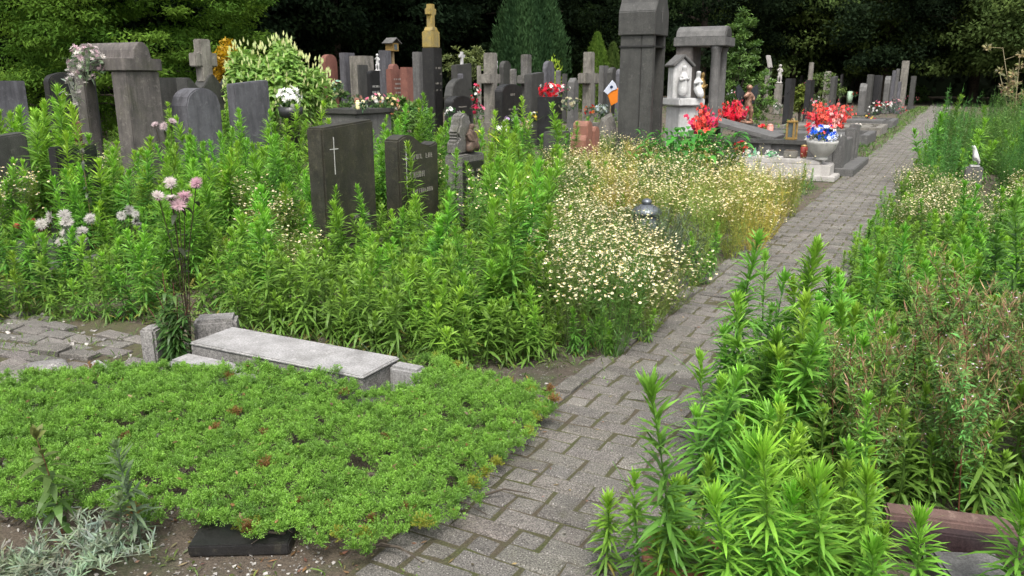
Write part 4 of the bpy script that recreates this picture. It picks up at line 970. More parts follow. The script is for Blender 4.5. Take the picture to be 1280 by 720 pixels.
# ------------------------------------------------------------------ cut and silk flowers
def bouquet(label, loc, cols, n, spread, h, fr=.035, leafc=(.03, .07, .025), nleaf=40, seed=0, petals=8, cat='bouquet', vase=None, rings=2, wid=.5, flat=.7):
    r = np.random.default_rng(seed); t = thing('bouquet', label, cat, loc); fl, lf = MB(), MB()
    d = nrm(r.normal(0, 1, (n, 3)) * np.array([1, 1, flat]) + np.array([0, 0, .5])); C = d * np.array([spread, spread, h * .55]) * r.uniform(.7, 1.05, (n, 1)) + np.array([0, 0, h * .5])
    cc = np.asarray(cols)[r.integers(0, len(cols), n)]
    rosette(fl, C, d + r.normal(0, .25, (n, 3)), fr * r.uniform(.75, 1.2, n), cc, r, petals, rings, wid=wid)
    q = nrm(r.normal(0, 1, (nleaf, 3)) + np.array([0, 0, .3])) * np.array([spread, spread, h * .5]) * r.uniform(.3, .95, (nleaf, 1)) + np.array([0, 0, h * .42])
    lf.leaves(q, nrm(q - np.array([0, 0, h * .3])) + r.normal(0, .4, (nleaf, 3)), np.tile([0, 0, 1.], (nleaf, 1)) + r.normal(0, .4, (nleaf, 3)), r.uniform(.06, .13, nleaf), r.uniform(.02, .045, nleaf), .3, vary(leafc, nleaf, .2, r))
    for i in range(min(n, 14)): lf.tube([(0, 0, 0), C[i] * .6, C[i]], .003, 4, leafc)
    fl.build('blossoms', 'petal', t); lf.build('leaves', 'plant', t)
    if vase: MB().lathe([(.05, 0), (.06, .06), (.05, .1), (.065, .14), (.05, .14)], n=14).build('vase', vase, t)
    return t
def gladiolus(label, loc, cols, ns, spread, h, seed=0, fr=.045, leafc=(.03, .08, .03)):
    r = np.random.default_rng(seed); t = thing('bouquet', label, 'bouquet', loc); fl, lf = MB(), MB()
    for i in range(ns):
        a = i * GA; s = spread * math.sqrt((i + .5) / ns); hh = h * r.uniform(.7, 1.0) * (1.05 - .35 * s / spread)
        P = np.array([[0, 0, 0], [math.cos(a) * s * .5, math.sin(a) * s * .5, hh * .55], [math.cos(a) * s, math.sin(a) * s, hh]]); lf.tube(P, .004, 4, leafc)
        m = 9; tt = np.linspace(.45, .97, m); C = along(P, tt) + r.normal(0, .018, (m, 3)); c = np.asarray(cols)[r.integers(0, len(cols))]
        az = r.uniform(0, 2 * PI, m); Nn = np.stack([np.cos(az), np.sin(az), .35 + 0 * az], 1)
        rosette(fl, C + nrm(Nn) * .02, Nn, fr * np.linspace(1.1, .55, m), vary(c, m, .12, r), r, 6, 2, wid=.6)
        n = 7; q = along(P, r.uniform(.1, .6, n)); lf.leaves(q, r.normal(0, .6, (n, 3)) + np.array([0, 0, .6]), np.tile([0, 0, 1.], (n, 1)) + r.normal(0, .3, (n, 3)), r.uniform(.08, .2, n), r.uniform(.015, .04, n), .3, vary(leafc, n, .2, r))
        lf.quads(P[-1:], [[0, 0, 1]], [[1, 0, 0]], .06, .02, (.75, .7, .5))
    fl.build('blossoms', 'petal', t); lf.build('leaves', 'plant', t); return t
RED, CORAL, PINK, WHITE, CRIM = (.62, .02, .035), (.78, .12, .10), (.72, .2, .3), (.78, .77, .74), (.4, .01, .05)
gladiolus('big bouquet of red and coral silk flowers above the white bowl planter', (-2.0, row(1033, 178, -2.0), zt - .02), (RED, CORAL, (.75, .2, .2), (.66, .06, .1), CORAL, (.78, .42, .4)), 34, .46, .8, 1, .055, (.10, .14, .09))
bouquet('red silk poinsettias low in front of the big red bouquet', (-2.0, row(1024, 185, -2.0), zt - .1), (RED, CORAL, PINK, WHITE), 26, .34, .42, .065, seed=2)
bouquet('blue and white silk flowers in the white bowl planter', (pp.x, pp.y, .5), ((.01, .08, .5), (.02, .14, .66), (.6, .66, .8), WHITE), 46, .24, .3, .05, seed=3)
bouquet('dark red flowers in a small pot on the white ledge', (-3.05, gy + .35, .29), (CRIM, RED), 22, .12, .22, .04, seed=4, nleaf=60, leafc=(.12, .14, .03))
for i, (x, lb) in enumerate(((-2.85, 'left dish of pale shells and artificial leaves on the white ledge'), (-2.55, 'right dish of pale shells and artificial leaves on the white ledge'))):
    bouquet(lb, (x, gy + .25, .29), ((.62, .6, .58), WHITE, (.5, .42, .42)), 16, .11, .1, .035, (.12, .36, .16), 14, seed=5 + i, cat='grave decoration')
p_ = (-3.7, row(880, 150, -3.7)); gladiolus('red gladioli before the canopy tomb', (p_[0], p_[1], .42), (RED, CORAL, (.7, .06, .16)), 16, .34, .72, 7, .065)
p_ = (-3.8, row(917, 150, -3.8)); gladiolus('red gladioli fanned out left of the bronze angel', (p_[0], p_[1], .5), (RED, (.68, .04, .1), CORAL), 14, .32, .74, 8, .065)
p_ = (-3.5, row(953, 160, -3.5)); bouquet('few coral red blossoms right of the bronze angel', (p_[0], p_[1], .42), (RED, CORAL), 8, .12, .18, .05, seed=9, nleaf=14)
bouquet('red and white round bouquet in the black planter box', (planter[0][0], planter[0][1], planter[1] - .06), (RED, RED, WHITE, (.6, .02, .06)), 44, .24, .36, .06, seed=10)
p_ = G(640, 168); z_ = zat(586, 120, -10, row(590, 120, -10))
def at(px, py, X): 
    y = row(px, py, X); return (X, y, zat(px, py, X, y))
for lb, px, py, X, cols, n, sp, h, s in (
    ('pink and cream bouquet beside the small black arched headstone', 470, 126, -10.2, (PINK, (.75, .65, .5), WHITE), 20, .2, .3, 11),
    ('peach and yellow green bouquet right of the pink one', 487, 131, -10, ((.75, .36, .22), (.72, .6, .3), (.4, .6, .12)), 22, .2, .42, 12),
    ('dry reddish stems and leaves on the low grey tomb', 447, 128, -10.2, ((.35, .18, .13), (.45, .33, .24)), 14, .12, .3, 13),
    ('pale green leafy pot on the low grey tomb', 422, 112, -10.4, ((.3, .5, .4), (.5, .5, .3)), 12, .14, .3, 14),
    ('tiny white flowers at the left end of the low tomb', 453, 132, -9.7, (WHITE, (.7, .68, .4)), 8, .07, .1, 15),
    ('red flowers and white cherubs by the dove cross', 594, 118, -9.6, (RED, WHITE, (.7, .08, .16)), 18, .14, .42, 16),
    ('peach and white flowers at the foot of the carved leafy cross', 656, 158, -8.2, (WHITE, (.66, .42, .33), (.5, .3, .25)), 24, .16, .3, 17),
    ('white roses near the yellow lily leaves', 628, 164, -6.4, (WHITE, (.7, .72, .7)), 12, .12, .16, 18),
    ('cream carnations behind the black planter box', 702, 112, -8, ((.72, .66, .5), WHITE, PINK), 18, .2, .2, 19),
    ('pale dried hydrangea heads left of the plain stone cross', 712, 130, -7.4, ((.5, .46, .3), (.42, .42, .28)), 20, .3, .3, 20),
    ('washed out white flowers below the orange cloth', 752, 138, -6, ((.5, .56, .58), (.45, .5, .42)), 16, .12, .22, 21),
    ('white blossoms at the far black slab', 1095, 136, -2.5, (WHITE, (.7, .68, .6)), 14, .28, .4, 22),
    ('crimson flowers beside white ones in the far group', 1102, 132, -2.45, (CRIM, RED, PINK), 14, .28, .4, 23),
    ('bright white bunch in front of the grey round topped far slab', 1112, 134, -2.4, (WHITE,), 10, .2, .36, 24),
    ('pink blossoms among the far grasses near the path end', 1136, 128, -2.6, (PINK, (.6, .16, .2)), 18, .55, .6, 25),
    ('pink bunch on the far kerbed grave', 1127, 137, -2.2, (PINK, RED), 10, .2, .3, 26),
    ('orange flowers on the farthest kerbed grave', 1156, 136, -2.1, ((.75, .3, .03), (.7, .4, .05)), 10, .25, .4, 27),
    ('salmon flowers close to the dark opening under the trees', 1177, 124, -2.0, ((.7, .3, .16), (.6, .35, .25)), 14, .35, .6, 28),
    ('white and pink posy low before the two brick red headstones', 500, 132, -11.5, (WHITE, PINK), 14, .2, .3, 41),
    ('yellow flowers beside the slender grey pillar', 517, 138, -11.2, ((.7, .55, .06), (.6, .5, .2)), 14, .2, .3, 42),
    ('white flowers at the foot of the low black curved headstone', 566, 142, -8.4, (WHITE, (.6, .62, .5)), 12, .16, .24, 43),
    ('pink posy between the rounded grey stone and the dove cross', 597, 140, -8.6, (PINK, CRIM), 12, .14, .3, 44),
    ('lilac flowers under the broad black headstone', 640, 152, -8.0, ((.45, .3, .55), WHITE), 14, .18, .26, 45),
    ('yellow posy in front of the dark upright slab', 670, 146, -8.1, ((.7, .55, .08), WHITE), 12, .14, .24, 46),
    ('orange red posy at the foot of the plain stone cross', 738, 140, -7.1, ((.7, .2, .05), RED), 12, .14, .26, 47),
    ('white posy low between the slim conifer and the bronze angel', 915, 118, -7, (WHITE, PINK), 10, .16, .26, 48),
    ('small white lump of flowers beside the slanted roof plate pier', 972, 134, -5.6, (WHITE,), 10, .16, .26, 49),
    ('pink posy near the black slab behind the red bouquet', 1020, 128, -4.2, (PINK, WHITE), 12, .2, .34, 50),
    ('red and yellow flowers on the beige kerbed grave', 1088, 148, -2.6, (RED, (.7, .5, .1)), 12, .22, .3, 51),
    ('rosy grass like blooms before the tallest far pillar', 1118, 132, -2.3, ((.55, .25, .3), (.6, .35, .35)), 22, .4, .6, 52),
    ('white posy on the low dark granite slab', 1072, 160, -2.4, (WHITE, (.6, .55, .5)), 10, .16, .22, 53),
    ('red posy above the pale green glazed plate', 1069, 118, -4.4, (RED, (.6, .2, .1)), 8, .16, .2, 29),
    ('pink posies hanging on the thin dark post', 1011, 104, -6.3, (PINK, (.5, .28, .3)), 12, .22, .3, 30)):
    q = at(px, py, X); bouquet(lb, (q[0], q[1], max(q[2] - h * .5, 0)), cols, n, sp, h, .05, seed=s)
q = at(1062, 122, -5.5); g = MB().lathe([(.02, 0), (.35, .02), (.4, .3), (.36, .62), (.3, .64)], n=16, sx=.4).build('glazed_plate', 'pond_green', None, (q[0], q[1], q[2] - .3)); tag(g, 'pale green glazed memorial vase behind the red bouquet', 'vase')
# flowers hanging on the portico tomb
q = at(104, 88, -9.2); bouquet('spray of pink and white flowers hanging on the corner of the portico tomb', (q[0] + .1, q[1] - .02, q[2] - .12), ((.52, .38, .42), (.58, .5, .5), (.62, .58, .54)), 70, .2, .4, .04, (.16, .24, .14), 80, 31, flat=1.2)
q = at(98, 108, -9.1); bouquet('drooping pale grasses below the flower spray of the portico tomb', (q[0] + .1, q[1] - .14, q[2] - .22), ((.42, .38, .38), (.36, .34, .32)), 30, .08, .4, .035, (.28, .3, .25), 30, 32, flat=1.6)
q = at(362, 122, -9.6); bouquet('white hydrangea heads in a dark vase beside the cream flowering bush', (q[0], q[1], q[2] - .2), (WHITE, (.75, .76, .7)), 46, .22, .36, .055, seed=33)
g = MB().lathe([(.12, 0), (.12, q[2] - .32), (.18, q[2] - .3), (.2, q[2] - .15), (.17, q[2] - .15)], n=16).build('pedestal_vase', 'plastic_dark', None, (q[0], q[1], 0)); tag(g, 'dark pedestal vase under the white hydrangea heads', 'vase')
# dried chrysanthemums, left
def chrys(label, loc, cols, pts, rad, stem=(.05, .04, .025), seed=0):
    r = np.random.default_rng(seed); t = thing('chrysanthemum', label, 'flowers', loc); fl, lf = MB(), MB()
    C = np.array(pts, float); n = len(C)
    rosette(fl, C, np.tile([.5, -.5, .7], (n, 1)) + r.normal(0, .35, (n, 3)), rad * r.uniform(.6, .85, n), np.asarray(cols)[r.integers(0, len(cols), n)] * .75, r, 34, 6, wid=.7)
    rosette(fl, C - np.array([0, 0, .012]), np.tile([.3, -.3, -.5], (n, 1)) + r.normal(0, .3, (n, 3)), rad * r.uniform(.5, .75, n), np.asarray(cols)[r.integers(0, len(cols), n)] * .6, r, 18, 3, wid=.5)
    for c in C: lf.tube([(0, 0, -loc[2]), (c[0] * .3, c[1] * .3, c[2] * .4 - loc[2] * .4), c], .0026, 5, stem)
    m = 14; q = r.uniform(0, 1, (m, 1)) * C[r.integers(0, n, m)] - np.array([0, 0, loc[2]]) * r.uniform(.0, .5, (m, 1)); lf.leaves(q, r.normal(0, 1, (m, 3)), np.tile([0, 0, 1.], (m, 1)), .07, .03, .5, vary((.04, .06, .03), m, .2, r))
    fl.build('blossoms', 'petal', t); lf.build('stem', 'plant', t); return t
q = at(218, 246, -3.55)
chrys('tall pink and white chrysanthemums on dark red stems above the pale slab', q, ((.5, .3, .36), (.56, .38, .42), (.62, .54, .52)), [(-.05, -.06, .01), (0, -.02, -.005), (.03, .04, .0), (-.02, .0, .075), (.07, .09, .065), (.025, .0, -.04)], .058, seed=1)
q = at(82, 285, -5.6); chrys('white dried chrysanthemum heads over the dark stone trough', q, ((.6, .57, .53), (.5, .48, .45)), [(-.12, -.1, .03), (0, 0, .02), (.1, .06, -.02), (-.02, -.04, -.1), (.12, .12, .06), (.04, -.02, .1), (-.06, .03, -.05), (.07, -.03, .05), (.02, .09, -.06), (-.08, -.05, .08), (.09, .05, -.08)], .068, seed=2)
q = at(163, 277, -5.6); chrys('small clump of greyish white chrysanthemums between the weeds', q, ((.55, .54, .5), (.46, .45, .42)), [(-.04, -.04, .05), (.03, .03, .0), (.06, .08, -.07), (0, 0, .09), (.05, .02, .06), (.0, .06, -.04)], .058, seed=3)
q = at(38, 281, -5.8); chrys('dark red dried flowers left of the white chrysanthemums', q, ((.3, .04, .04), (.36, .09, .05)), [(-.05, -.06, .0), (.02, 0, .02), (.05, .05, -.02)], .05, seed=4)
q = at(205, 158, -7.4); chrys('pale pink flower head between the portico tomb and the blue grey headstone', q, ((.58, .46, .48), WHITE), [(0, 0, 0), (.05, .07, .05), (-.06, -.06, .02)], .07, seed=5)
q = at(102, 188, -6.6); chrys('single white seed head on a dry stalk before the black stone', q, ((.6, .57, .5),), [(0, 0, 0)], .04, (.25, .18, .1), seed=6)

# ------------------------------------------------------------------ shrubs and trees
r = np.random.default_rng(40)
def shrub(name, label, loc, rad, zc, nc, nl, ls, ca, cb, seed, cat='shrub', **k):
    r = np.random.default_rng(seed); tr, cr = MB(), MB()
    for i in range(7):
        a = i * GA; e = np.array([math.cos(a) * rad[0] * .5, math.sin(a) * rad[1] * .5, zc]); tr.tube([(0, 0, -.05), e * np.array([.35, .35, .5]), e], [.03, .02, .008], 5)
    crown_clumps(cr, r, (0, 0, zc), rad, nc, nl, ls, ca, cb, **k)
    t = thing(name, label, cat, loc); tr.build('stem', 'bark', t); cr.build('foliage', 'plant', t); return t
# cream spiked bush
hb = (-11.8, row(345, 110, -11.8), 0); zt_ = zat(350, 40, *hb[:2]); r = np.random.default_rng(41); rx = 1.0
lf, fl = MB(), MB(); n = 4600
d = nrm(r.normal(0, 1, (n, 3))); d[:, 2] = np.abs(d[:, 2]) ** .6 * 1.02 - .22; P = d * np.array([rx, rx, zt_ * .56]) * r.uniform(.55, 1.02, (n, 1)) ** .6 + np.array([0, 0, zt_ * .42])
P *= (1 + .09 * np.sin(P[:, :1] * 6 + P[:, 1:2] * 5))
lf.leaves(P, d * .45 + r.normal(0, .55, (n, 3)), np.tile([0, 0, .7], (n, 1)) + d + r.normal(0, .3, (n, 3)), r.uniform(.10, .2, n), r.uniform(.05, .085, n), .3, vary((.18, .31, .055), n, .2, r), vary((.24, .39, .085), n, .16, r))
n = 300; d = nrm(r.normal(0, 1, (n, 3)) * np.array([1, 1, .8])); d[:, 2] = np.abs(d[:, 2]) ** .6 * 1.04 - .18; P = d * np.array([rx, rx, zt_ * .56]) * r.uniform(1.0, 1.07, (n, 1)) * (1 + .09 * np.sin(d[:, :1] * 6 + d[:, 1:2] * 5)) + np.array([0, 0, zt_ * .43])
for i in range(3): fl.quads(P, np.tile([0, 0, 1.], (n, 1)) + d * .25 + r.normal(0, .1, (n, 3)), np.stack([np.cos(i * 1.05 + 0 * d[:, 0]), np.sin(i * 1.05 + 0 * d[:, 0]), 0 * d[:, 0]], 1), r.uniform(.08, .13, n), .035, vary((.56, .6, .3), n, .1, r))
plant_thing('flowering_bush', (('foliage', lf, 'plant'), ('blossoms', fl, 'petal')), 'large light green bush covered in upright cream flower spikes', 'bush', hb)
# light yellow-green spreading tree on the left
tr, cr = MB(), MB(); r = np.random.default_rng(42)
tr.tube([(0, 0, -.1), (.05, 0, .8), (0, .05, 2.0)], [.16, .11, .04], 8)
for i in range(16):
    a = i * GA; z = .6 + .09 * i; L = 2.2 - .05 * i; e = np.array([math.cos(a) * L, math.sin(a) * L, z + .1]); tr.tube([(0, 0, z - .3), e * np.array([.5, .5, 1]) , e], [.04, .025, .01], 5)
crown_clumps(cr, r, (0, 0, 2.9), (3.15, 3.15, 3.3), 560, 170, .12, (.035, .09, .012), (.10, .19, .026), cr=.17, flat=.34, inner=.62, zmin=.2, up=.9, aspect=.36, tail=.35)
y_ = row(168, 50, -19.5)
plant_thing('spreading_tree', (('trunk', tr, 'bark'), ('crown', cr, 'tree')), 'broad yellowish green feathery tree behind the portico tomb', 'tree', (-19.5, y_, 0))
# yellow shrubs
q = (-15, row(288, 75, -15), 0); shrub('yellow_shrub', 'golden yellow shrub between the stone cross and the cream flowering bush', q, (.5, .5, .95), 1.35, 60, 50, .1, (.33, .2, .015), (.5, .33, .03), 43, up=.6)
q = (-13.5, row(694, 90, -13.5), 0); r = np.random.default_rng(44); lf = MB(); n = 900
d = nrm(r.normal(0, 1, (n, 3))); d[:, 2] = np.abs(d[:, 2]); P = d * np.array([.6, .6, 2.35]) * r.uniform(.4, 1, (n, 1)); lf.leaves(P, d * .6 + np.array([0, 0, .7]) + r.normal(0, .35, (n, 3)), d + r.normal(0, .4, (n, 3)), r.uniform(.12, .24, n), r.uniform(.045, .07, n), .25, vary((.28, .34, .035), n, .16, r))
plant_thing('laurel_shrub', (('foliage', lf, 'plant'),), 'glossy yellow green shrub behind the red and white bouquet', 'shrub', q, s=.98)
q = (-19, row(582, 62, -19), 0); shrub('small_tree', 'small airy olive green bush before the black wood', q, (.95, .95, .65), 2.15, 60, 40, .13, (.13, .17, .055), (.26, .3, .1), 45, up=.7, cat='bush')
# columnar yew, cones
def column(name, label, loc, rad, h, ca, cb, seed, n=9000, ls=.16, shape=.9, cat='tree'):
    r = np.random.default_rng(seed); cr, tr = MB(), MB(); tr.tube([(0, 0, -.1), (0, 0, h * .7)], [.09, .03], 6)
    z = r.random(n); a = r.uniform(0, 2 * PI, n); prof = np.minimum(1, (1 - z) * (1.9 if shape < 1 else 1.05) + .02) ** (.6 if shape < 1 else .8) * np.minimum(1, .7 + z * 3)
    rr = rad * prof * (1 + .1 * np.sin(a * 5 + z * 3) + .06 * np.sin(a * 11 + z * 17)) * r.uniform(.72, 1.03, n)
    P = np.stack([rr * np.cos(a), rr * np.sin(a), z * h + .05], 1); D = np.stack([np.cos(a) * .35, np.sin(a) * .35, 1 + 0 * a], 1) + r.normal(0, .28, (n, 3))
    k = ((np.sin(a * 5 + z * 3) + 1) / 2 * .5 + r.random(n) * .5)[:, None]; col = np.asarray(ca)[None] * (1 - k) + np.asarray(cb)[None] * k
    cr.quads(P, D, np.stack([np.cos(a), np.sin(a), 0 * a], 1) + r.normal(0, .5, (n, 3)), ls * r.uniform(.7, 1.4, n), ls * .3, col)
    return plant_thing(name, (('trunk', tr, 'bark'), ('crown', cr, 'tree')), label, cat, loc)
y_ = row(663, 60, -15); column('columnar_yew', 'dense dark green rounded column of yew rising out of the picture top', (-15, y_, 0), 1.4, 5.6, (.025, .062, .026), (.055, .115, .042), 46, 26000, .17)
y_ = row(746, 80, -15); column('conical_thuja', 'bright green cone shaped conifer left of the big grey monument', (-15, y_, 0), 1.05, zat(746, 44, -15, y_), (.06, .13, .02), (.12, .21, .035), 47, 8000, .13, 1.2)
y_ = row(766, 80, -14.4); column('conical_thuja', 'smaller olive green conifer tucked right of the bright cone', (-14.4, y_, 0), .9, zat(766, 57, -14.4, y_), (.05, .09, .02), (.1, .14, .035), 48, 6000, .13, 1.2)
y_ = row(926, 60, -7.4); hz_ = zat(926, 18, -7.4, y_); shrub('columnar_thuja', 'light green slim leafy tree right of the canopy tomb', (-7.4, y_, 0), (.62, .62, hz_ * .5), hz_ * .52, 130, 60, .11, (.055, .115, .022), (.13, .22, .05), 49, cat='tree', cr=.17, up=.5, inner=.4)
for i, (px, py, X, rad, zc, ca, cb, lb) in enumerate(((950, 105, -6.6, (.5, .5, .95), .95, (.07, .13, .03), (.14, .22, .05), 'light green bush between the slim conifer and the slanted roof plate'),
    (492, 138, -10.4, (.5, .6, .5), .62, (.06, .13, .03), (.13, .23, .05), 'green bush hiding the feet of the brick red headstones'), (512, 140, -10.6, (.4, .4, .42), .5, (.05, .11, .03), (.11, .2, .05), 'small green bush beside the slender grey pillar'), (408, 120, -13.5, (.6, .6, .7), .7, (.06, .12, .03), (.12, .2, .05), 'green bush at the foot of the dark red rounded stone'), (1001, 125, -4.9, (.22, .22, .42), .8, (.12, .17, .03), (.25, .27, .06), 'small yellow green bush beside the slim black slab'), (1025, 118, -6.2, (1.0, 1.0, .85), .95, (.04, .08, .02), (.1, .16, .04), 'dense green bush behind the big red bouquet'),
    (1143, 122, -2.6, (.8, .8, .6), .5, (.06, .12, .03), (.12, .22, .05), 'mid green bush at the foot of the last far slab'), (1170, 120, -2.0, (.8, .9, .75), .6, (.05, .13, .03), (.11, .23, .05), 'leafy green bush at the end of the far graves'))):
    shrub('green_bush', lb, (X, row(px, py, X), 0), rad, zc, 60, 45, .1, ca, cb, 50 + i, up=.6, cat='bush')
# hosta-like leaves near the monument, yellow leaves near rough stone
def broadleaf(label, loc, n, sp, h, L, Wd, c, seed):
    r = np.random.default_rng(seed); mb = MB(); a = r.uniform(0, 2 * PI, n); el = r.uniform(.1, 1.2, n); D = np.stack([np.cos(a) * np.cos(el), np.sin(a) * np.cos(el), np.sin(el)], 1)
    P = np.stack([np.cos(a) * sp * r.uniform(.1, 1, n), np.sin(a) * sp * r.uniform(.1, 1, n), h * r.uniform(.3, 1, n)], 1)
    for p in P: mb.tube([p * np.array([.5, .5, 0]), p], .004, 4, np.asarray(c) * .7)
    mb.leaves(P, D, np.tile([0, 0, 1.], (n, 1)), L * r.uniform(.7, 1.2, n), Wd * r.uniform(.7, 1.2, n), .6, vary(c, n, .2, r))
    o = mb.build('broad_leaf_plant', 'plant', None, loc); return tag(o, label, 'plant')
broadleaf('dark green broad leaved plant at the foot of the tall grey monument', (-3.3, row(864, 165, -3.3), 0), 320, .8, .78, .2, .09, (.055, .17, .022), 1)
broadleaf('bright green broad leaved plant right beside the tall monument', (-3.5, row(812, 165, -3.5), 0), 70, .3, .55, .2, .06, (.1, .24, .03), 2)
q = at(606, 170, -5.2); broadleaf('yellow lily like leaves behind the rough stone with the relief', (q[0], q[1], 0), 16, .2, q[2] + .12, .26, .07, (.38, .42, .05), 3)

# ---- wood behind: individual trees in two rows, a leafy mass behind them
TREES = []
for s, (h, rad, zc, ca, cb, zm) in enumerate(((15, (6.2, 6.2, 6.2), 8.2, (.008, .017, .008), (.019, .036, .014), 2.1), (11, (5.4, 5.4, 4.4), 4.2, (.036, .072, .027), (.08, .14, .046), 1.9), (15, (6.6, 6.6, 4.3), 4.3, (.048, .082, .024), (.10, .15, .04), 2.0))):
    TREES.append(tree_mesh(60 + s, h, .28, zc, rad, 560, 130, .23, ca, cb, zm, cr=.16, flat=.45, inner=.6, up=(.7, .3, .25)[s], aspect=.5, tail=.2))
spots = []; C0 = Vector((0, 0))
for i, px in enumerate(np.linspace(-260, 1560, 17)):
    a = YAW - math.atan2(px - 640, 1034); dist = (33 + 22 * min(1, max(0, (px - 150) / 900))) + (4 if i % 2 else 0)
    spots.append((-math.sin(a) * dist, math.cos(a) * dist, px))
for i, px in enumerate(np.linspace(-340, 1640, 15)):
    a = YAW - math.atan2(px - 640, 1034); dist = 45 + 22 * min(1, max(0, (px - 150) / 900)); spots.append((-math.sin(a) * dist, math.cos(a) * dist, px + .5))
protos = {}
place_ = lambda px: 'far left corner' if px < 100 else ('left half' if px < 520 else ('middle' if px < 860 else ('right half' if px < 1180 else 'right edge')))
for i, (x, y, px) in enumerate(spots):
    k = 2 if 930 < px < 1450 and i % 4 else (1 if px > 760 and i % 2 else 0)
    lb = ('dark broadleaf tree of the wood closing the background', 'deep green broadleaf tree of the wood closing the background', 'olive green broadleaf tree hanging low over the dark opening')[k]
    s = random.uniform(.9, 1.12)
    if k not in protos:
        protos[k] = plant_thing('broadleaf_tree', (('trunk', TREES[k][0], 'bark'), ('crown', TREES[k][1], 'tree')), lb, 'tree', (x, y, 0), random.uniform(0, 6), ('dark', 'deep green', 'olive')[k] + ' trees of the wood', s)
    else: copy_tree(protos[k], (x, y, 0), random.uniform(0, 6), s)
r = np.random.default_rng(70); fm = MB(); na = 120; aa = np.linspace(R(-40), R(88), na)
def fdist(a): 
    px = 640 - math.tan(a - YAW) * 1034 if abs(a - YAW) < 1.3 else (-400 if a > YAW else 1700)
    return 60 + 20 * min(1, max(0, (px - 150) / 900))
V = []
for a in aa:
    dd = fdist(a)
    for z in (-.5, 5, 10, 16, 22): V.append((-math.sin(a) * (dd + r.normal(0, .6)), math.cos(a) * (dd + r.normal(0, .6)), z + r.normal(0, .3)))
j, i = np.meshgrid(np.arange(na - 1), np.arange(4), indexing='ij'); j, i = j.ravel(), i.ravel()
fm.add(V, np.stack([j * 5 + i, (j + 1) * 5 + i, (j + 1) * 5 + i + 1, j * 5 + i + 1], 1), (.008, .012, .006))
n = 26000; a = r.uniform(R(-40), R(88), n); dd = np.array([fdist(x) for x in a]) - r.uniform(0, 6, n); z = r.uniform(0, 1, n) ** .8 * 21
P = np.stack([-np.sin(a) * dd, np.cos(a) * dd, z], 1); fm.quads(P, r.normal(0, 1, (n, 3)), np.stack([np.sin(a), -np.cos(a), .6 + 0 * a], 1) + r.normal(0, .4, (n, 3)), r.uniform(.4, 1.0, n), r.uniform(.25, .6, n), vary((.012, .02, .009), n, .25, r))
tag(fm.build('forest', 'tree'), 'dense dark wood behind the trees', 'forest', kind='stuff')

# ------------------------------------------------------------------ creeping juniper
r = np.random.default_rng(80)
EDGE = [G(p[0], p[1], .06 if p[1] < 490 else .02) for p in ((-40, 482), (60, 470), (150, 458), (250, 460), (350, 458), (420, 463), (490, 455), (548, 456), (590, 464), (640, 478), (708, 508), (672, 564), (620, 622), (545, 686), (434, 722), (398, 706), (372, 698), (300, 690), (250, 676), (215, 662), (150, 668), (90, 655), (30, 668), (-60, 650))]
ex, ey = np.array([e.x for e in EDGE]), np.array([e.y for e in EDGE])
def inside(x, y, ex=ex, ey=ey):
    c = np.zeros(len(x), bool); j = len(ex) - 1
    for i in range(len(ex)):
        k = ((ey[i] > y) != (ey[j] > y)) & (x < (ex[j] - ex[i]) * (y - ey[i]) / (ey[j] - ey[i] + 1e-12) + ex[i]); c ^= k; j = i
    return c
def edist(x, y):
    d = np.full(len(x), 9.)
    for i in range(len(ex)):
        a = np.array([ex[i - 1], ey[i - 1]]); b = np.array([ex[i], ey[i]]); ab = b - a
        t = np.clip(((x - a[0]) * ab[0] + (y - a[1]) * ab[1]) / (ab @ ab), 0, 1); d = np.minimum(d, np.hypot(x - a[0] - t * ab[0], y - a[1] - t * ab[1]))
    return d
gs = .0385; gxx, gyy = np.meshgrid(np.arange(ex.min(), ex.max(), gs), np.arange(ey.min(), ey.max(), gs))
x = (gxx + .5 * gs * (np.arange(gxx.shape[0]) % 2)[:, None]).ravel(); y = gyy.ravel(); n = len(x)
x = x + r.normal(0, .011, n); y = y + r.normal(0, .011, n)
def lump(x, y): return .5 + .25 * np.sin(x * 7.1 + 2 * np.sin(y * 5.3)) + .25 * np.sin(y * 8.7 + 1.7 * np.sin(x * 6.1 + 1)) 
def lump2(x, y): return .5 + .5 * np.sin(x * 22 + 3 * np.sin(y * 17)) * np.sin(y * 25 + 2.5 * np.sin(x * 15))
ed = edist(x, y); ok = inside(x, y) & (ed > .05 * lump2(x * .8 + 1, y * .8) * (.4 + .6 * lump(x * 2, y * 2)) + r.uniform(0, .03, n))
d, ln, wd = SLAB
us, vs_ = (x - A1.x) * d.x + (y - A1.y) * d.y, -(x - A1.x) * d.y + (y - A1.y) * d.x
ok &= ~((us > -.05) & (us < ln + .16) & (vs_ > -wd - .015) & (vs_ < .1)); x, y, ed = x[ok], y[ok], ed[ok]
holes = [(G(455, 608), .085), (G(398, 585), .05), (G(560, 590), .035), (G(345, 520), .035), (G(165, 560), .03), (G(610, 470), .05), (G(250, 600), .03), (G(500, 530), .03), (G(60, 540), .035)]
hz = np.ones(len(x))
for c, rad in holes: hz *= 1 - .95 * np.exp(-((x - c.x) ** 2 + (y - c.y) ** 2) / rad ** 2)
keep = (hz > .45) & (r.random(len(x)) < .94); x, y, ed, hz = x[keep], y[keep], ed[keep], hz[keep]
n = len(x); cu = r.uniform(0, 1, (2400, 2)) * np.array([ex.max() - ex.min(), ey.max() - ey.min()]) + np.array([ex.min(), ey.min()]); cr_ = r.uniform(.028, .06, 2400)
dm = np.max(np.clip(1 - ((x[:, None] - cu[None, :, 0]) ** 2 + (y[:, None] - cu[None, :, 1]) ** 2) / cr_[None] ** 2, 0, 1) ** .6 * (cr_ / .06)[None], 1)
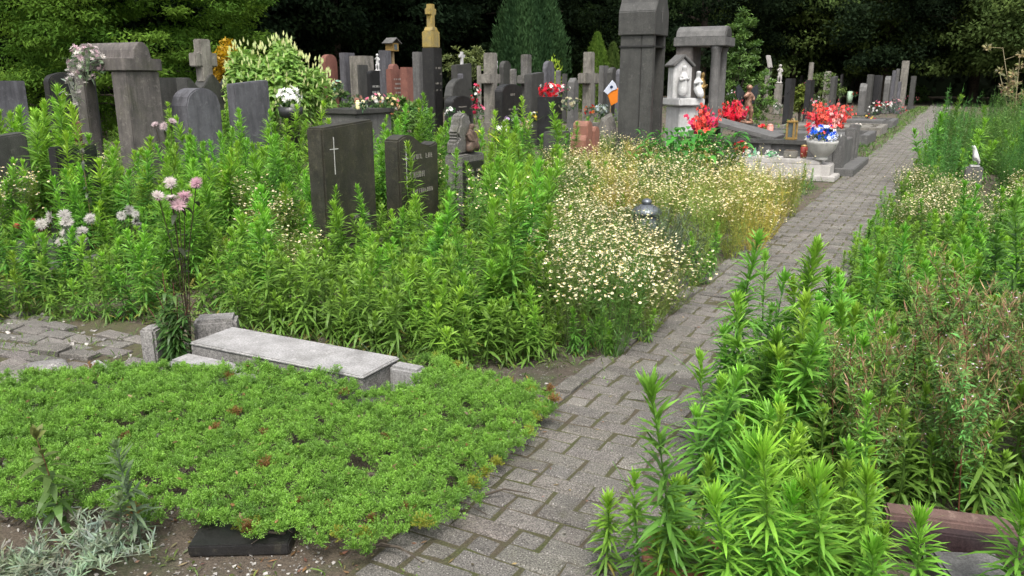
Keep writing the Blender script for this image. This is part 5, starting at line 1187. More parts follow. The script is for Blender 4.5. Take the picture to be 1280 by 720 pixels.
zt_ = (.01 + .035 * np.minimum(1, ed / .16) ** .7 + .025 * lump(x, y) + .05 * dm + r.normal(0, .009, n)) * (.4 + .6 * hz)
for b_, a_, r2 in ((G(440, 478, .06), .105, .24), (G(540, 468, .05), .035, .16), (G(350, 466, .05), .03, .2)): zt_ += a_ * np.exp(-((x - b_.x) ** 2 + (y - b_.y) ** 2) / (r2 * .7) ** 2)
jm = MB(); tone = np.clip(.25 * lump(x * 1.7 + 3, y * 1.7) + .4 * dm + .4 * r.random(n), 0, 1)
q, m = 15, 31                       # sprigs per tuft, scale leaves per sprig
base = np.stack([x, y, zt_], 1)[:, None]
az = (np.arange(q) * GA)[None] + r.normal(0, .4, (n, q)); el = np.linspace(1.45, .1, q)[None] + r.normal(0, .2, (n, q))
ax = np.stack([np.cos(az) * np.cos(el), np.sin(az) * np.cos(el), np.sin(el)], -1); ln_ = r.uniform(.028, .04, (n, q)) * r.uniform(.8, 1.25, (n, 1))
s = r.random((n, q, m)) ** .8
P = base[:, :, None] + ax[:, :, None] * (s * ln_[..., None])[..., None] + r.normal(0, .0032, (n, q, m, 3))
D = nrm(r.normal(0, .62, (n, q, m, 3)) + ax[:, :, None] * 1.0)
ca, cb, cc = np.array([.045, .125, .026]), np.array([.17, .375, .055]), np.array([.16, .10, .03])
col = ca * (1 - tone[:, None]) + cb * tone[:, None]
old = (r.random(n) < .008) | ((ed < .05) & (r.random(n) < .08)); col[old] = cc * r.uniform(.7, 1.3, (old.sum(), 1))
yel = (ed < .1) & (x > -2.2) & (r.random(n) < .14); col[yel] = np.array([.19, .23, .03])
k_ = n * q * m
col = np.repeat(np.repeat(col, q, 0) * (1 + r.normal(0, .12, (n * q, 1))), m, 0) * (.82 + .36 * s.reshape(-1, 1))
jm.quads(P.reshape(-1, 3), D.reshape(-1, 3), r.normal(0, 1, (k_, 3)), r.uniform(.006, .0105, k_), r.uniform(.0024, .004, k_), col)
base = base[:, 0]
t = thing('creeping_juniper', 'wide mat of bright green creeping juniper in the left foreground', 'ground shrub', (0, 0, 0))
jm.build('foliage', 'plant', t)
tm = MB()
for i in range(70):
    k = r.integers(0, n); a = r.uniform(0, 2 * PI); L = r.uniform(.08, .2); p = base[k] * np.array([1, 1, .25])
    tm.tube([p, p + np.array([math.cos(a) * L * .5, math.sin(a) * L * .5, .03]), p + np.array([math.cos(a) * L, math.sin(a) * L, .01])], [.006, .004, .002], 4)
c = G(445, 606); 
for i in range(5): tm.tube([(c.x - .1 + i * .03, c.y - .05 + .02 * i, .01), (c.x + .02 * i, c.y + .02, .05), (c.x + .12, c.y + .03 * i, .03)], [.008, .007, .005], 5)
tag(tm.build('twigs', 'bark', t), kind='stuff')
lt = MB(); n_ = 260; k = r.integers(0, n, n_)
lt.quads(base[k] + np.array([0, 0, .03]), r.normal(0, 1, (n_, 3)) * np.array([1, 1, .3]), np.tile([0, 0, 1.], (n_, 1)) + r.normal(0, .4, (n_, 3)), r.uniform(.012, .035, n_), r.uniform(.006, .016, n_), vary((.2, .12, .06), n_, .35, r))
gx_ = np.stack([r.uniform(-3, -1.45, 420), r.uniform(1.1, 1.9, 420), np.full(420, -.012)], 1); lt.quads(gx_, r.normal(0, 1, (420, 3)) * np.array([1, 1, .1]), np.tile([0, 0, 1.], (420, 1)), r.uniform(.01, .04, 420), r.uniform(.004, .014, 420), vary((.17, .11, .06), 420, .4, r))
gx_ = np.stack([r.uniform(-1.5, -.3, 500), r.uniform(1.5, 14, 500), np.full(500, .006)], 1); lt.quads(gx_, r.normal(0, 1, (500, 3)) * np.array([1, 1, .1]), np.tile([0, 0, 1.], (500, 1)), r.uniform(.008, .03, 500), r.uniform(.004, .012, 500), vary((.2, .15, .08), 500, .4, r))
tag(lt.build('leaf_litter', 'plant'), 'dry brown leaves and bits scattered over juniper, soil and pavers', 'litter', kind='stuff')

# ------------------------------------------------------------------ the weeds
lo_, to_ = (.075, .185, .028), (.19, .37, .04)
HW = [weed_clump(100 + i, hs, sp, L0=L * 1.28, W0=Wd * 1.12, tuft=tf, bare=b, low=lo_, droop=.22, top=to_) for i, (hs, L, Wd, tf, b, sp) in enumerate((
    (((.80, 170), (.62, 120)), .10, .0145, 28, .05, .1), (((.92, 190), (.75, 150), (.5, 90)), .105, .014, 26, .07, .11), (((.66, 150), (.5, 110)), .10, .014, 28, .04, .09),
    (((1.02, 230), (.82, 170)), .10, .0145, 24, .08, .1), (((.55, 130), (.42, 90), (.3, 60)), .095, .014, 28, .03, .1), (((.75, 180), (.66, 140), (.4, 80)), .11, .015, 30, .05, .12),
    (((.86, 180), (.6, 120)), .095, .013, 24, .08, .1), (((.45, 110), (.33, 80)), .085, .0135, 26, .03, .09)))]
HWo = [None] * len(HW)
def free(x, y):
    return not any(abs(x - f[0]) < f[2] and abs(y - f[1]) < f[3] for f in FOOT)
def weed(k, loc, s, label, group, low=False):
    """copies share the mesh of the first plant of their kind"""
    rz = random.uniform(0, 2 * PI); tl = (random.gauss(0, .05), random.gauss(0, .05))
    if HWo[k] is None:
        o = HW[k].build('leafy_weed', 'plant', None, loc); HWo[k] = o
    else: o = HWo[k].copy(); COL.objects.link(o); o.location = loc
    o.rotation_euler = (tl[0], tl[1], rz); o.scale = (s, s, s * random.uniform(.92, 1.08)); return tag(o, label, 'weed', group)
def pix(x, y, z=0):
    f = -SY * x + CY * y; rr = CY * x + SY * y; u = z - CAMH
    F_ = f * CP - u * SP; U_ = f * SP + u * CP
    return 640 + FPX * rr / F_, 360 - FPX * U_ / F_
rw = random.Random(5)
pts = []
def scatter(n, gen, dmin, ok):
    out = []; tries = 0
    while len(out) < n and tries < n * 60:
        tries += 1; x, y = gen()
        if not ok(x, y) or not free(x, y): continue
        if any((x - a) ** 2 + (y - b) ** 2 < dmin * dmin for a, b in out[-160:]): continue
        out.append((x, y))
    return out
def zone_front(x, y):
    px, py = pix(x, y)
    if x > -1.75: return False
    if px > 690: return False
    lim = 402 if px < 200 else (398 if px < 290 else 408 + (px - 290) * .215)      # behind the paving and the slab
    if px > 540: lim = 462 - max(0, px - 560) * .1
    return -60 < px < 700 and 250 < py < lim
def zone_mid(x, y):
    px, py = pix(x, y); return -80 < px < 745 and 188 < py < 262 and x < -2.2
def clump(x, y): return .5 + .5 * math.sin(x * 1.9 + 1.3 * math.sin(y * 1.1)) * math.sin(y * 2.3 + 1.1 * math.sin(x * 1.7))
fr_ = scatter(168, lambda: (rw.uniform(-7.5, -1.75), rw.uniform(2.6, 8)), .13, lambda x, y: zone_front(x, y) and rw.random() < .4 + .6 * clump(x, y))
for x, y in fr_:
    px, py = pix(x, y); near = py > 330
    s = rw.uniform(.66, 1.0) if near else rw.uniform(.82, 1.12)
    if near and py > 385: s *= .8
    k = rw.choice((0, 1, 2, 3, 5, 6)) if not near else rw.choice((0, 2, 4, 5, 7, 2, 4))
    weed(k, (x, y, -.02), s, 'narrow leaved bright green weed among the nearer headstones', 'leafy weeds around the nearer headstones')
md_ = scatter(80, lambda: (rw.uniform(-14, -2.2), rw.uniform(4, 13)), .3, lambda x, y: zone_mid(x, y) and rw.random() < .35 + .65 * clump(x, y))
for x, y in md_:
    weed(rw.choice((0, 1, 3, 5, 6)), (x, y, -.02), rw.uniform(.85, 1.25), 'narrow leaved green weed between the farther headstones', 'leafy weeds between the farther headstones')
# tall ones just left of the daisies
for px, py, s, k in ((648, 425, 1.06, 3), (628, 400, .98, 1), (668, 398, 1.0, 3), (690, 380, .85, 0), (610, 430, .7, 5), (668, 440, .55, 2), (585, 420, .78, 6), (540, 432, .66, 5)):
    p = G(px, py); weed(k, (p.x, p.y, -.02), s, 'tall dense weed standing just left of the white daisies', 'tall weeds left of the white daisies')
for i in range(24):
    p = G(rw.uniform(-20, 125), rw.uniform(240, 300)); weed(rw.choice((1, 3, 0)), (p.x, p.y, -.02), rw.uniform(1.1, 1.5), 'very tall green weed in the thicket at the far left', 'tall weeds at the far left')
for px, py in ((150, 262), (175, 270), (195, 262), (215, 275), (240, 268), (262, 275), (285, 270), (305, 278), (330, 272), (352, 285), (225, 290), (275, 295), (190, 290), (400, 330), (430, 335), (455, 328), (520, 330), (500, 338)):
    p = G(px, py); weed(rw.choice((0, 2, 5, 6)), (p.x, p.y, -.02), rw.uniform(.85, 1.15) if py < 300 else rw.uniform(.6, .8), 'narrow leaved weed right in front of a headstone face', 'weeds in front of the headstone faces')
# right of the path
def rzone(x, y):
    px, py = pix(x, y); return x > -.25 and px < 1420 and py < 470
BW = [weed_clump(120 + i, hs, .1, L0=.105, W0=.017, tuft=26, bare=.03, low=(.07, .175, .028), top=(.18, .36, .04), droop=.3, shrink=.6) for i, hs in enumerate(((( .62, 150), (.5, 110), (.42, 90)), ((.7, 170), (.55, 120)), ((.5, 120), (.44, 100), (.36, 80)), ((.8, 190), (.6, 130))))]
BWo = [None] * 4; FW = [chamomile(130 + i, .95 + .1 * i, .3, 30, 0, (.085, .19, .04), leaf=150) for i in range(3)]; FWo = [None] * 3
def put(arr, objs, name, loc, s, label, group, k=None, sz=1):
    k = rw.randrange(len(arr)) if k is None else k
    if objs[k] is None: o = objs[k] = arr[k].build(name, 'plant', None, loc)
    else: o = objs[k].copy(); COL.objects.link(o); o.location = loc
    o.scale = (s, s, s * sz); o.rotation_euler = (rw.gauss(0, .06), rw.gauss(0, .06), rw.uniform(0, 6.3)); return tag(o, label, 'weed', group)
for x, y in scatter(40, lambda: (rw.uniform(-.62, -.3), rw.uniform(3.6, 10.5)), .13, lambda x, y: True): put(BW, BWo, 'bushy_weed', (x, y, -.02), rw.uniform(.3, .6), 'low leafy weed creeping onto the right edge of the pavers', 'low weeds creeping onto the path')
rg = scatter(120, lambda: (rw.uniform(-.45, 3.0), rw.uniform(3.5, 8.2)), .16, lambda x, y: x > (-.42 if y < 6.4 else -.2) and pix(x, y)[0] < 1400 and pix(x, y)[1] < 520)
for x, y in rg: put(BW, BWo, 'bushy_weed', (x, y, -.02), rw.uniform(.6, .9) * (.8 if x < .1 else 1.05), 'bushy bright green weed on the right of the path', 'bushy weeds on the right of the path')
rb = scatter(84, lambda: (rw.uniform(-.3, 6.0), rw.uniform(11, 21)), .26, lambda x, y: x > -.2 + .02 * (y - 11) and pix(x, y)[0] < 1420)
for x, y in scatter(70, lambda: (rw.uniform(-.4, 5.5), rw.uniform(11.5, 19)), .26, lambda x, y: pix(x, y)[0] < 1400): put(BW, BWo, 'bushy_weed', (x, y, -.02), rw.uniform(.7, 1.55), 'leafy weed mixed into the thicket at the back right of the path', 'leafy weeds at the back right')
for x, y in rb: put(FW, FWo, 'feathery_weed', (x, y, -.02), rw.uniform(.5, 1.25), 'fine feathery green weed in the thicket at the back right of the path', 'feathery weeds at the back right')

# daisies
CH = [chamomile(140 + i, h, sp, ns, nf, gr, .0098, 44, (.8, .76, .58)) for i, (h, sp, ns, nf, gr) in enumerate(((.55, .26, 30, 10, (.12, .2, .04)), (.48, .28, 30, 10, (.15, .21, .045)), (.6, .24, 24, 7, (.11, .2, .04))))]
CY_ = [chamomile(150 + i, h, sp, ns, nf, gr, .0105, 44, (.78, .72, .5)) for i, (h, sp, ns, nf, gr) in enumerate(((.62, .28, 28, 8, (.36, .36, .085)), (.55, .3, 28, 9, (.42, .37, .075)), (.66, .26, 26, 8, (.24, .31, .065))))]
Co, Cyo = [None] * 3, [None] * 3
def daisy(arr, objs, name, loc, s, label, group):
    k = rw.randrange(3)
    if objs[k] is None: o = objs[k] = arr[k].build(name, ('plant', 'petal'), None, loc)
    else: o = objs[k].copy(); COL.objects.link(o); o.location = loc
    o.scale = (s, s, s * rw.uniform(.85, 1.1)); o.rotation_euler = (rw.gauss(0, .06), rw.gauss(0, .06), rw.uniform(0, 6.3)); return tag(o, label, 'daisies', group)
def poly(pts):
    q = [G(*p) for p in pts]; qx, qy = np.array([a.x for a in q]), np.array([a.y for a in q])
    return lambda x, y: bool(inside(np.array([x]), np.array([y]), qx, qy)[0])
za = poly(((690, 430), (790, 445), (845, 400), (800, 345), (770, 305), (700, 300), (680, 350)))
zb = poly(((700, 300), (770, 305), (800, 300), (870, 330), (935, 320), (1000, 262), (930, 225), (840, 205), (690, 210), (690, 250)))
zc = poly(((1095, 330), (1110, 270), (1150, 245), (1300, 225), (1420, 260), (1420, 330), (1250, 330), (1180, 320)))
FOOT.append((lp_.x, lp_.y, .15, .15)); FOOT.append((lp_.x + .22, lp_.y - .45, .3, .42))
for x, y in scatter(28, lambda: (rw.uniform(-4, -1.5), rw.uniform(3.6, 8)), .2, za):
    s = rw.uniform(.7, 1.0); daisy(CH, Co, 'daisy_plant', (x, y, -.02), s, 'white flowering daisy clump spilling toward the path edge', 'white daisies left of the path')
for x, y in scatter(80, lambda: (rw.uniform(-5.6, -1.4), rw.uniform(5.5, 13.5)), .25, zb):
    if x > -2.6 or rw.random() < .45: daisy(CY_, Cyo, 'daisy_plant', (x, y, -.02), rw.uniform(.75, 1.1) * (.6 if x > -2.9 and y > 9.6 else 1), 'yellowing daisy clump with small flowers before the granite tomb', 'yellowing daisies left of the path')
    else: daisy(CH, Co, 'daisy_plant', (x, y, -.02), rw.uniform(.8, 1.15), 'white daisy clump around the garden lantern', 'white daisies around the lantern')
for x, y in scatter(46, lambda: (rw.uniform(-.7, 4), rw.uniform(6.5, 12)), .24, zc): daisy(CH, Co, 'daisy_plant', (x, y, -.02), rw.uniform(.6, .9), 'white flowering daisy clump on the right of the path', 'white daisies right of the path')
for px, py in ((8, 245), (30, 200), (60, 175), (95, 165), (20, 150), (340, 245), (310, 225), (360, 290), (520, 205), (610, 262), (640, 245), (110, 195)):
    p = G(px, py + 70); daisy(CH, Co, 'daisy_plant', (p.x, p.y, -.02), rw.uniform(.9, 1.25), 'loose white daisy clump scattered among the leafy weeds', 'scattered daisies among the headstones')

for px, py, s_, in ((872, 352, .6), (885, 345, .55), (858, 356, .5), (1000, 240, .5), (1012, 236, .42), (985, 246, .4), (720, 285, .8), (735, 275, .8), (785, 300, .7), (700, 425, .5), (745, 430, .45), (800, 425, .4), (720, 440, .5), (765, 440, .4), (700, 380, .55), (735, 350, .55), (775, 375, .5), (720, 330, .6), (760, 340, .55), (800, 380, .45), (745, 390, .5), (760, 250, .7), (900, 290, .6), (820, 235, .8), (690, 250, .9), (860, 255, .7)):
    p = G(px, py); put(BW, BWo, 'bushy_weed', (p.x, p.y, -.02), s_, 'leafy green weed growing up through the daisies left of the path', 'green weeds among the daisies')

# grey green lavender-like plant by the lantern; silver plant bottom left
def spiky(name, label, loc, n, sp, h, c, seed, L=.035, Wd=.004, cat='plant', per=26, lean=.4, s0=.1):
    r = np.random.default_rng(seed); st, lf = MB(), MB()
    for i in range(n):
        a = r.uniform(0, 2 * PI); d = sp * math.sqrt(r.random()); hh = h * r.uniform(.6, 1.05)
        b = np.array([math.cos(a) * d, math.sin(a) * d, 0]); P = np.array([b * s0 * 4, b * .7 + np.array([0, 0, hh * .5]), b * (1 + lean * .4) + np.array([0, 0, hh])]); cc = vary(c, 1, .12, r)[0]
        st.tube(P, [.0025, .002, .0012], 4, cc * .8); t = r.uniform(.15, 1, per); az = r.uniform(0, 2 * PI, per); el = r.uniform(.2, 1.2, per)
        lf.leaves(along(P, t), np.stack([np.cos(az) * np.cos(el), np.sin(az) * np.cos(el), np.sin(el)], 1), np.tile([0, 0, 1.], (per, 1)) + r.normal(0, .4, (per, 3)), L * r.uniform(.6, 1.2, per), Wd, .15, vary(cc, per, .12, r))
    return plant_thing(name, (('stem', st, 'plant'), ('foliage', lf, 'plant')), label, cat, loc)
p = G(812, 338); spiky('lavender', 'grey green lavender bush in front of the garden lantern', (p.x, p.y, 0), 120, .33, .5, (.10, .135, .075), 1, .05, .005)
p = G(845, 350); spiky('lavender', 'second tuft of grey green stems by the old grave kerb', (p.x, p.y, 0), 60, .25, .4, (.09, .125, .07), 2, .045, .005)
p = G(100, 702); spiky('silver_plant', 'low silvery grey leaved plant on the soil at the lower left', (p.x, p.y, 0), 34, .2, .075, (.26, .32, .22), 3, .05, .006, lean=.9, s0=.05)
p = G(25, 715); spiky('silver_plant', 'silvery grey tuft at the lower left corner', (p.x, p.y, 0), 16, .12, .08, (.24, .3, .2), 4, .05, .006, lean=.9)
st, lf = horseweed(160, .36, 70, .085, .013, (.085, .125, .07), (.13, .19, .08), tuft=10, sep=True, droop=.2)
p = G(178, 682); plant_thing('grey_green_weed', (('stem', st, 'plant'), ('foliage', lf, 'plant')), 'soft grey green upright weed in front of the juniper', 'weed', (p.x, p.y, 0))
st, lf = horseweed(163, .2, 40, .07, .012, (.085, .125, .07), (.13, .19, .08), tuft=8, sep=True, droop=.2)
p = G(150, 690); plant_thing('grey_green_weed', (('stem', st, 'plant'), ('foliage', lf, 'plant')), 'short grey green shoot at the foot of the soft grey weed', 'weed', (p.x, p.y, 0))
st, lf = horseweed(161, .38, 30, .09, .026, (.07, .13, .03), (.13, .14, .04), stemcol=(.13, .06, .04), tuft=9, sep=True, droop=.4, stemr=.003)
p = G(78, 668); plant_thing('willow_weed', (('stem', st, 'plant'), ('foliage', lf, 'plant')), 'thin red stemmed weed rising from the juniper at far left', 'weed', (p.x, p.y, 0))
# dark leafy weed at the head of the slab
lf, st = MB(), MB(); r = np.random.default_rng(162)
for i, (hh, la) in enumerate(((.45, .05), (.5, .12), (.4, .3), (.36, .45), (.42, .2), (.3, .6), (.28, .8))):
    P = stemline(hh, la, r); st.tube(P, np.linspace(.005, .002, len(P)), 5, (.10, .03, .028)); n = 110; t = r.uniform(.02, .9, n) ** 1.5; az = r.uniform(0, 6.3, n); el = r.uniform(-.3, .7, n)
    lf.leaves(along(P, t), np.stack([np.cos(az) * np.cos(el), np.sin(az) * np.cos(el), np.sin(el)], 1), np.tile([0, 0, 1.], (n, 1)) + r.normal(0, .3, (n, 3)), r.uniform(.04, .10, n), r.uniform(.012, .024, n), .5, vary((.05, .125, .028), n, .25, r))
p = G(222, 455); plant_thing('dark_leafy_weed', (('stem', st, 'plant'), ('foliage', lf, 'plant')), 'dark green weed with red stems at the head of the pale slab', 'weed', (p.x, p.y, 0))

# tall weeds on the right, each with stem and leaves
for i, (px, py, ptop, nl, Wd, lb, lo, to) in enumerate(((893, 545, 288, 170, .010, 'tall slim weed at the right edge of the path, leftmost of three', (.08, .2, .034), (.17, .36, .045)), (935, 530, 318, 80, .008, 'thin sparse weed between two tall thicker weeds by the path', (.08, .2, .035), (.17, .36, .045)),
        (992, 575, 308, 240, .012, 'tallest thick weed before the reddish stems', (.08, .2, .034), (.17, .36, .045)), (955, 585, 425, 130, .012, 'leafy weed under the thin sparse one', (.05, .13, .022), (.13, .27, .03)), (1045, 470, 345, 150, .012, 'broad green weed behind the tallest thick weed', (.05, .13, .02), (.13, .27, .03)), (1010, 500, 395, 120, .012, 'rounded green weed half hidden behind the tallest thick weed', (.05, .13, .02), (.13, .27, .03)))):
    p = G(px, py); h = zat(px, ptop, p.x, p.y); st, lf = horseweed(170 + i, h, int(nl * 1.6), .125 if i != 1 else .1, Wd * 1.35, lo, to, sep=True, tuft=30, droop=.4)
    plant_thing('tall_weed', (('stem', st, 'plant'), ('foliage', lf, 'plant')), lb, 'weed', (p.x, p.y, -.01), i)
for i, (px, py, ptop, lb) in enumerate(((912, 590, 372, 'leafy upright weed left of the tallest thick one, close to the pavers'), (970, 540, 345, 'upright green weed just behind the tallest thick weed'), (1018, 560, 372, 'dense upright weed between the tallest thick weed and the reddish thicket'), (1052, 520, 352, 'tall leafy weed at the left side of the reddish thicket'), (1090, 470, 322, 'tall green weed behind the reddish thicket, left of its middle'), (1150, 450, 318, 'tall green weed rising behind the middle of the reddish thicket'),
        (1195, 460, 300, 'tall green weed behind the right part of the reddish thicket'), (878, 640, 455, 'slim leafy weed leaning out over the pavers above the clump'), (1120, 430, 285, 'weed with a pale tip between the daisies and the reddish thicket'))):
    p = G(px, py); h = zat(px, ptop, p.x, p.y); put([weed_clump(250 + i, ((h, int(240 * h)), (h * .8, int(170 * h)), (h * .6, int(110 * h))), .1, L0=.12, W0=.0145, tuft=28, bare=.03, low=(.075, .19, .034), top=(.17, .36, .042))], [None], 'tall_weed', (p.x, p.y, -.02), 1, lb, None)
# dark willow-like weeds at the right edge
for i, (px, py, ptop) in enumerate(((1245, 480, 250), (1275, 450, 235), (1225, 440, 285), (1300, 500, 260))):
    p = G(px, py); h = zat(px, ptop, p.x, p.y); st, lf = horseweed(180 + i, h, 230, .12, .017, (.045, .125, .026), (.09, .22, .035), sep=True, tuft=26, droop=.5)
    plant_thing('tall_weed', (('stem', st, 'plant'), ('foliage', lf, 'plant')), ('dark green leafy weed at the right edge, left of its two neighbours', 'tallest dark green leafy weed at the right edge', 'lower dark green weed in front of the right edge thicket', 'dark green weed just touching the right border')[i], 'weed', (p.x, p.y, -.01), i)
# reddish willowherb thicket
WB = [willowherb(190 + i, h) for i, h in enumerate((.85, .95, .75, .9))]; Wo = [None] * 4
def wh(loc, s, label, group):
    k = rw.randrange(4)
    if Wo[k] is None:
        st, lf, fl = WB[k]; o = Wo[k] = plant_thing('willowherb', (('stem', st, 'plant'), ('foliage', lf, 'plant'), ('blossoms', fl, 'petal')), label, 'weed', loc, rw.uniform(0, 6), group, s); return o
    return copy_tree(Wo[k], loc, rw.uniform(0, 6), s, label, group, (rw.gauss(0, .06), rw.gauss(0, .06)))
zw = poly(((1020, 600), (1080, 665), (1290, 650), (1420, 620), (1400, 440), (1200, 440), (1050, 520)))
for x, y in scatter(60, lambda: (rw.uniform(-.6, 1.9), rw.uniform(1.8, 4.4)), .09, zw):
    px, py = pix(x, y); target = 345 if px > 1110 else 400
    h = zat(px, target + rw.uniform(-5, 95), x, y); wh((x, y, -.01), max(.45, min(1.1, h / .95)), 'reddish stemmed branching weed with tiny pale flowers in the right thicket', 'reddish stemmed weeds at lower right')
# bright green clump in the foreground right
for i, (px, py, ptop, L, Wd, lb) in enumerate(((950, 800, 552, .12, .016, 'brightest yellow green weed in the foreground clump, feathery top'), (1005, 800, 575, .11, .015, 'bright green weed right of the brightest one in the foreground clump'), (1055, 790, 590, .105, .015, 'rightmost bright green weed of the foreground clump'),
        (880, 790, 555, .12, .018, 'leafy darker weed above the terracotta pot'), (830, 780, 482, .11, .018, 'tall leaning weed with a broad leaf brush left of the terracotta pot'), (965, 830, 640, .10, .014, 'low bright weed in front of the foreground clump'), (915, 815, 620, .10, .015, 'short bright weed directly right of the terracotta pot'),
        (755, 715, 622, .075, .014, 'small green weed growing from the pavers'), (1150, 800, 668, .11, .016, 'spiky young weed at the bottom edge near the grey block'), (1262, 790, 632, .13, .017, 'bright leafy weed at the lower right corner'), (1072, 820, 672, .09, .014, 'low young weed left of the bottom edge spiky one'),
        (1090, 560, 425, .09, .013, 'bright weed rising inside the reddish thicket'), (985, 790, 600, .1, .014, 'second row bright weed of the foreground clump'), (1030, 800, 630, .1, .014, 'low bright weed at the foot of the rightmost clump plant'))):
    p = G(px, py); h = zat(px, ptop, p.x, p.y)
    dk = i in (3, 4); st, lf = horseweed(200 + i, max(h, .12), int(90 + 160 * h) if i != 4 else 190, L * .95, Wd * .68, (.07, .17, .03) if dk else (.10, .23, .035), (.16, .33, .04) if dk else (.18, .36, .036), sep=True, tuft=44, droop=.28, shrink=.72, stemr=.004)
    plant_thing('bright_weed', (('stem', st, 'plant'), ('foliage', lf, 'plant')), lb, 'weed', (p.x, p.y, -.01), i * 1.3)
for i in range(16):
    px, py = ((925, 770), (945, 745), (985, 760), (1020, 765), (1045, 760), (875, 740), (850, 760), (905, 725), (975, 735), (1010, 720), (1060, 735), (1085, 700), (820, 745), (960, 700), (930, 690), (1040, 700))[i]
    p = G(px, py); put(BW, BWo, 'bushy_weed', (p.x, p.y, -.02), rw.uniform(.5, .72), 'lower leafy weed filling the foreground clump on the right', 'lower weeds of the foreground clump')
for i, (px, py) in enumerate(((905, 560), (925, 600), (950, 555), (965, 610), (985, 560), (1000, 620), (1020, 580), (1035, 545), (1010, 520), (1050, 510), (1030, 480), (975, 640), (940, 650), (1015, 660), (890, 620), (1060, 560), (955, 520), (1055, 455), (1075, 430), (1040, 430), (1085, 400), (1100, 370), (1070, 395), (1095, 345), (1065, 360))):
    p = G(px, py); put(BW, BWo, 'bushy_weed', (p.x, p.y, -.02), rw.uniform(.6, .95) if py > 470 else rw.uniform(.45, .7), 'bushy weed leaning over the right edge of the path', 'bushy weeds over the right path edge')
# dry thistle like plant at the back right
st, lf = MB(), MB(); r = np.random.default_rng(210); p = G(1262, 190); h = zat(1235, 58, p.x, p.y)
for i in range(5):
    hh = h * (1, .9, .75, .8, .6)[i]; a = (2.6, 3.6, 2.2, .4, 4.4)[i]; la = (.22, .05, .4, .3, .3)[i]
    P = np.array([[0, 0, 0], [math.cos(a) * la * hh * .3, math.sin(a) * la * hh * .3, hh * .5], [math.cos(a) * la * hh, math.sin(a) * la * hh, hh]]); st.tube(P, [.016, .012, .006], 5, (.25, .22, .13))
    for q in range(5):
        e = along(P, np.array([.55 + .11 * q]))[0]; f = e + r.normal(0, .13, 3) + np.array([0, 0, .06]); st.tube([e, (e + f) / 2, f], .005, 4, (.27, .23, .13))
        m = 24; dd = nrm(r.normal(0, 1, (m, 3))); lf.quads(f + dd * .03, dd, r.normal(0, 1, (m, 3)), r.uniform(.05, .12, m), .045, vary((.3, .28, .14), m, .25, r))
plant_thing('dry_weed', (('stem', st, 'plant'), ('foliage', lf, 'plant')), 'tall dried brownish weed with bunched heads at the back right', 'weed', (p.x, p.y, 0))

# ------------------------------------------------------------------ low ground cover: countless blades and leaves
r = np.random.default_rng(220); gc = MB()
def cover(n, xr, yr, ok, hl, col, Wd=.006, el=(.5, 1.4), bl=5, rad=.05):
    x = r.uniform(*xr, n); y = r.uniform(*yr, n); k = np.array([ok(a, b) for a, b in zip(x, y)]); x, y = x[k], y[k]; n = len(x)
    P = np.repeat(np.stack([x, y, 0 * x - .015], 1), bl, 0) + r.normal(0, rad * .4, (n * bl, 3)) * np.array([1, 1, 0]); az = r.uniform(0, 2 * PI, n * bl); e = r.uniform(*el, n * bl)
    gc.leaves(P, np.stack([np.cos(az) * np.cos(e), np.sin(az) * np.cos(e), np.sin(e)], 1), np.tile([0, 0, 1.], (n * bl, 1)) + r.normal(0, .3, (n * bl, 3)), r.uniform(*hl, n * bl), Wd * r.uniform(.7, 1.3, n * bl), .5, np.repeat(vary(col, n, .25, r), bl, 0))
bed = lambda x, y: x < -1.62 and not inside(np.array([x]), np.array([y]))[0] and pix(x, y)[1] < 470 and (zone_front(x, y) or pix(x, y)[1] < 300 or pix(x, y)[0] > 560)
cover(5200, (-12, -1.6), (2.6, 15), bed, (.06, .2), (.07, .14, .03), .009)
cover(1500, (-6, -1.6), (2.8, 6), lambda x, y: bed(x, y) and zone_front(x, y), (.05, .14), (.11, .18, .04), .012, (.2, 1.2))
cover(900, (-2.6, -1.56), (3.2, 9), lambda x, y: bed(x, y), (.04, .12), (.09, .16, .035), .006)
cover(2600, (-.42, 6), (2.2, 22), lambda x, y: True, (.06, .22), (.065, .14, .03), .01)
cover(2500, (-30, -1.7), (12, 48), lambda x, y: x > -34, (.12, .3), (.05, .1, .025), .02)
cover(420, (-6.5, -2.8), (1.5, 3.4), lambda x, y: not inside(np.array([x]), np.array([y]))[0] and free(x, y), (.03, .11), (.09, .15, .04), .005)
cover(700, (-1.5, -.4), (2, 34), lambda x, y: r.random() < .6, (.015, .06), (.09, .18, .04), .006, rad=.06)
cover(700, (-2.1, -1.42), (13.5, 50), lambda x, y: True, (.08, .28), (.08, .16, .035), .012)
cover(500, (-.6, .1), (6, 45), lambda x, y: True, (.08, .25), (.08, .16, .035), .01)
cover(900, (-.5, 2.0), (1.9, 3.6), lambda x, y: pix(x, y)[0] > 1020 and pix(x, y)[1] < 655, (.06, .2), (.08, .17, .035), .016)
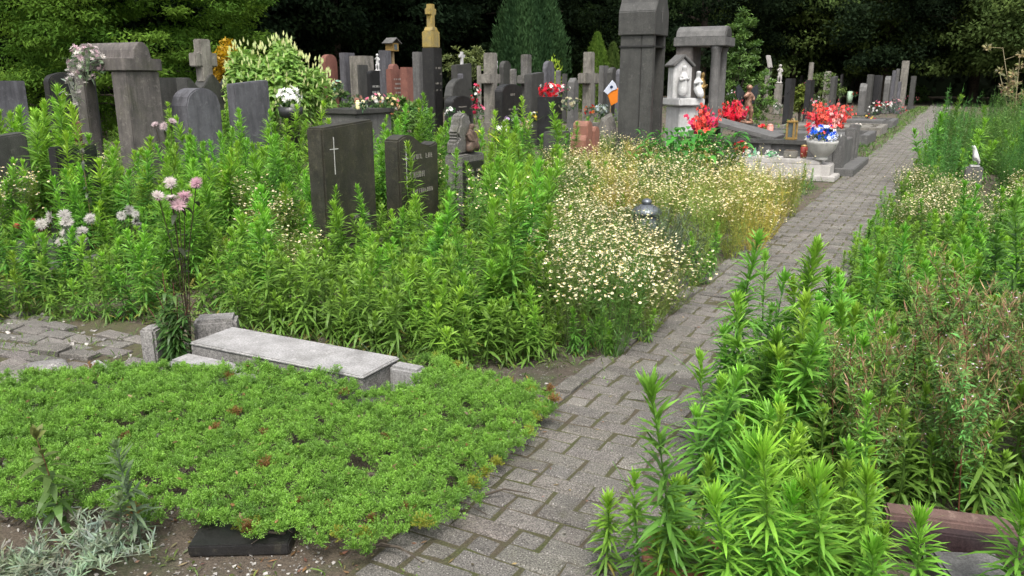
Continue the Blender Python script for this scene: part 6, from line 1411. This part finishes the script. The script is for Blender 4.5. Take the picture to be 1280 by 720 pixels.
cover(140, (-1.62, -1.46), (1.5, 14), lambda x, y: True, (.02, .08), (.10, .16, .04), .005)
cover(160, (-3, -1.3), (1.1, 1.8), lambda x, y: not inside(np.array([x]), np.array([y]))[0], (.02, .06), (.1, .14, .04), .006)
SM = [horseweed(230 + i, h, nl, .085, .0135, low=(.07, .15, .025), top=(.14, .27, .035), tuft=18, bare=.02) for i, (h, nl) in enumerate(((.34, 60), (.26, 46), (.4, 70), (.2, 34)))]
def massed(n, gen, ok, s0, s1):
    for x, y in scatter(n, gen, .08, ok):
        m0 = SM[rw.randrange(4)]; s = rw.uniform(s0, s1); a = rw.uniform(0, 6.3); c_, s_ = math.cos(a) * s, math.sin(a) * s; f = rw.uniform(.8, 1.2)
        gc.f += [(k, l + gc.n, c, d_, e) for k, l, c, d_, e in m0.f]; gc.n += m0.n
        gc.v += [np.stack([v[:, 0] * c_ - v[:, 1] * s_ + x, v[:, 0] * s_ + v[:, 1] * c_ + y, v[:, 2] * s - .02], 1) for v in m0.v]; gc.c += [c * f for c in m0.c]
massed(560, lambda: (rw.uniform(-7.5, -1.75), rw.uniform(2.6, 8)), zone_front, .6, 1.25)
massed(420, lambda: (rw.uniform(-14, -2.2), rw.uniform(4, 14)), lambda x, y: -60 < pix(x, y)[0] < 760 and pix(x, y)[1] < 300, .9, 1.5)
massed(150, lambda: (rw.uniform(-3.9, -1.7), rw.uniform(2.8, 4.3)), lambda x, y: zone_front(x, y) and pix(x, y)[1] > 385, .7, 1.3)
massed(90, lambda: (rw.uniform(-.5, 1.6), rw.uniform(2.0, 3.4)), lambda x, y: pix(x, y)[0] > 1020 and pix(x, y)[1] < 640, .8, 1.3)
massed(230, lambda: (rw.uniform(-.42, 3.2), rw.uniform(3, 11)), lambda x, y: pix(x, y)[0] < 1380, .6, 1.2)
massed(220, lambda: (rw.uniform(-26, -3), rw.uniform(12, 26)), lambda x, y: -60 < pix(x, y)[0] < 1000, 1.0, 1.7)
tag(gc.build('undergrowth', 'plant'), 'low grass and seedlings covering the ground between the graves', 'undergrowth', kind='stuff')
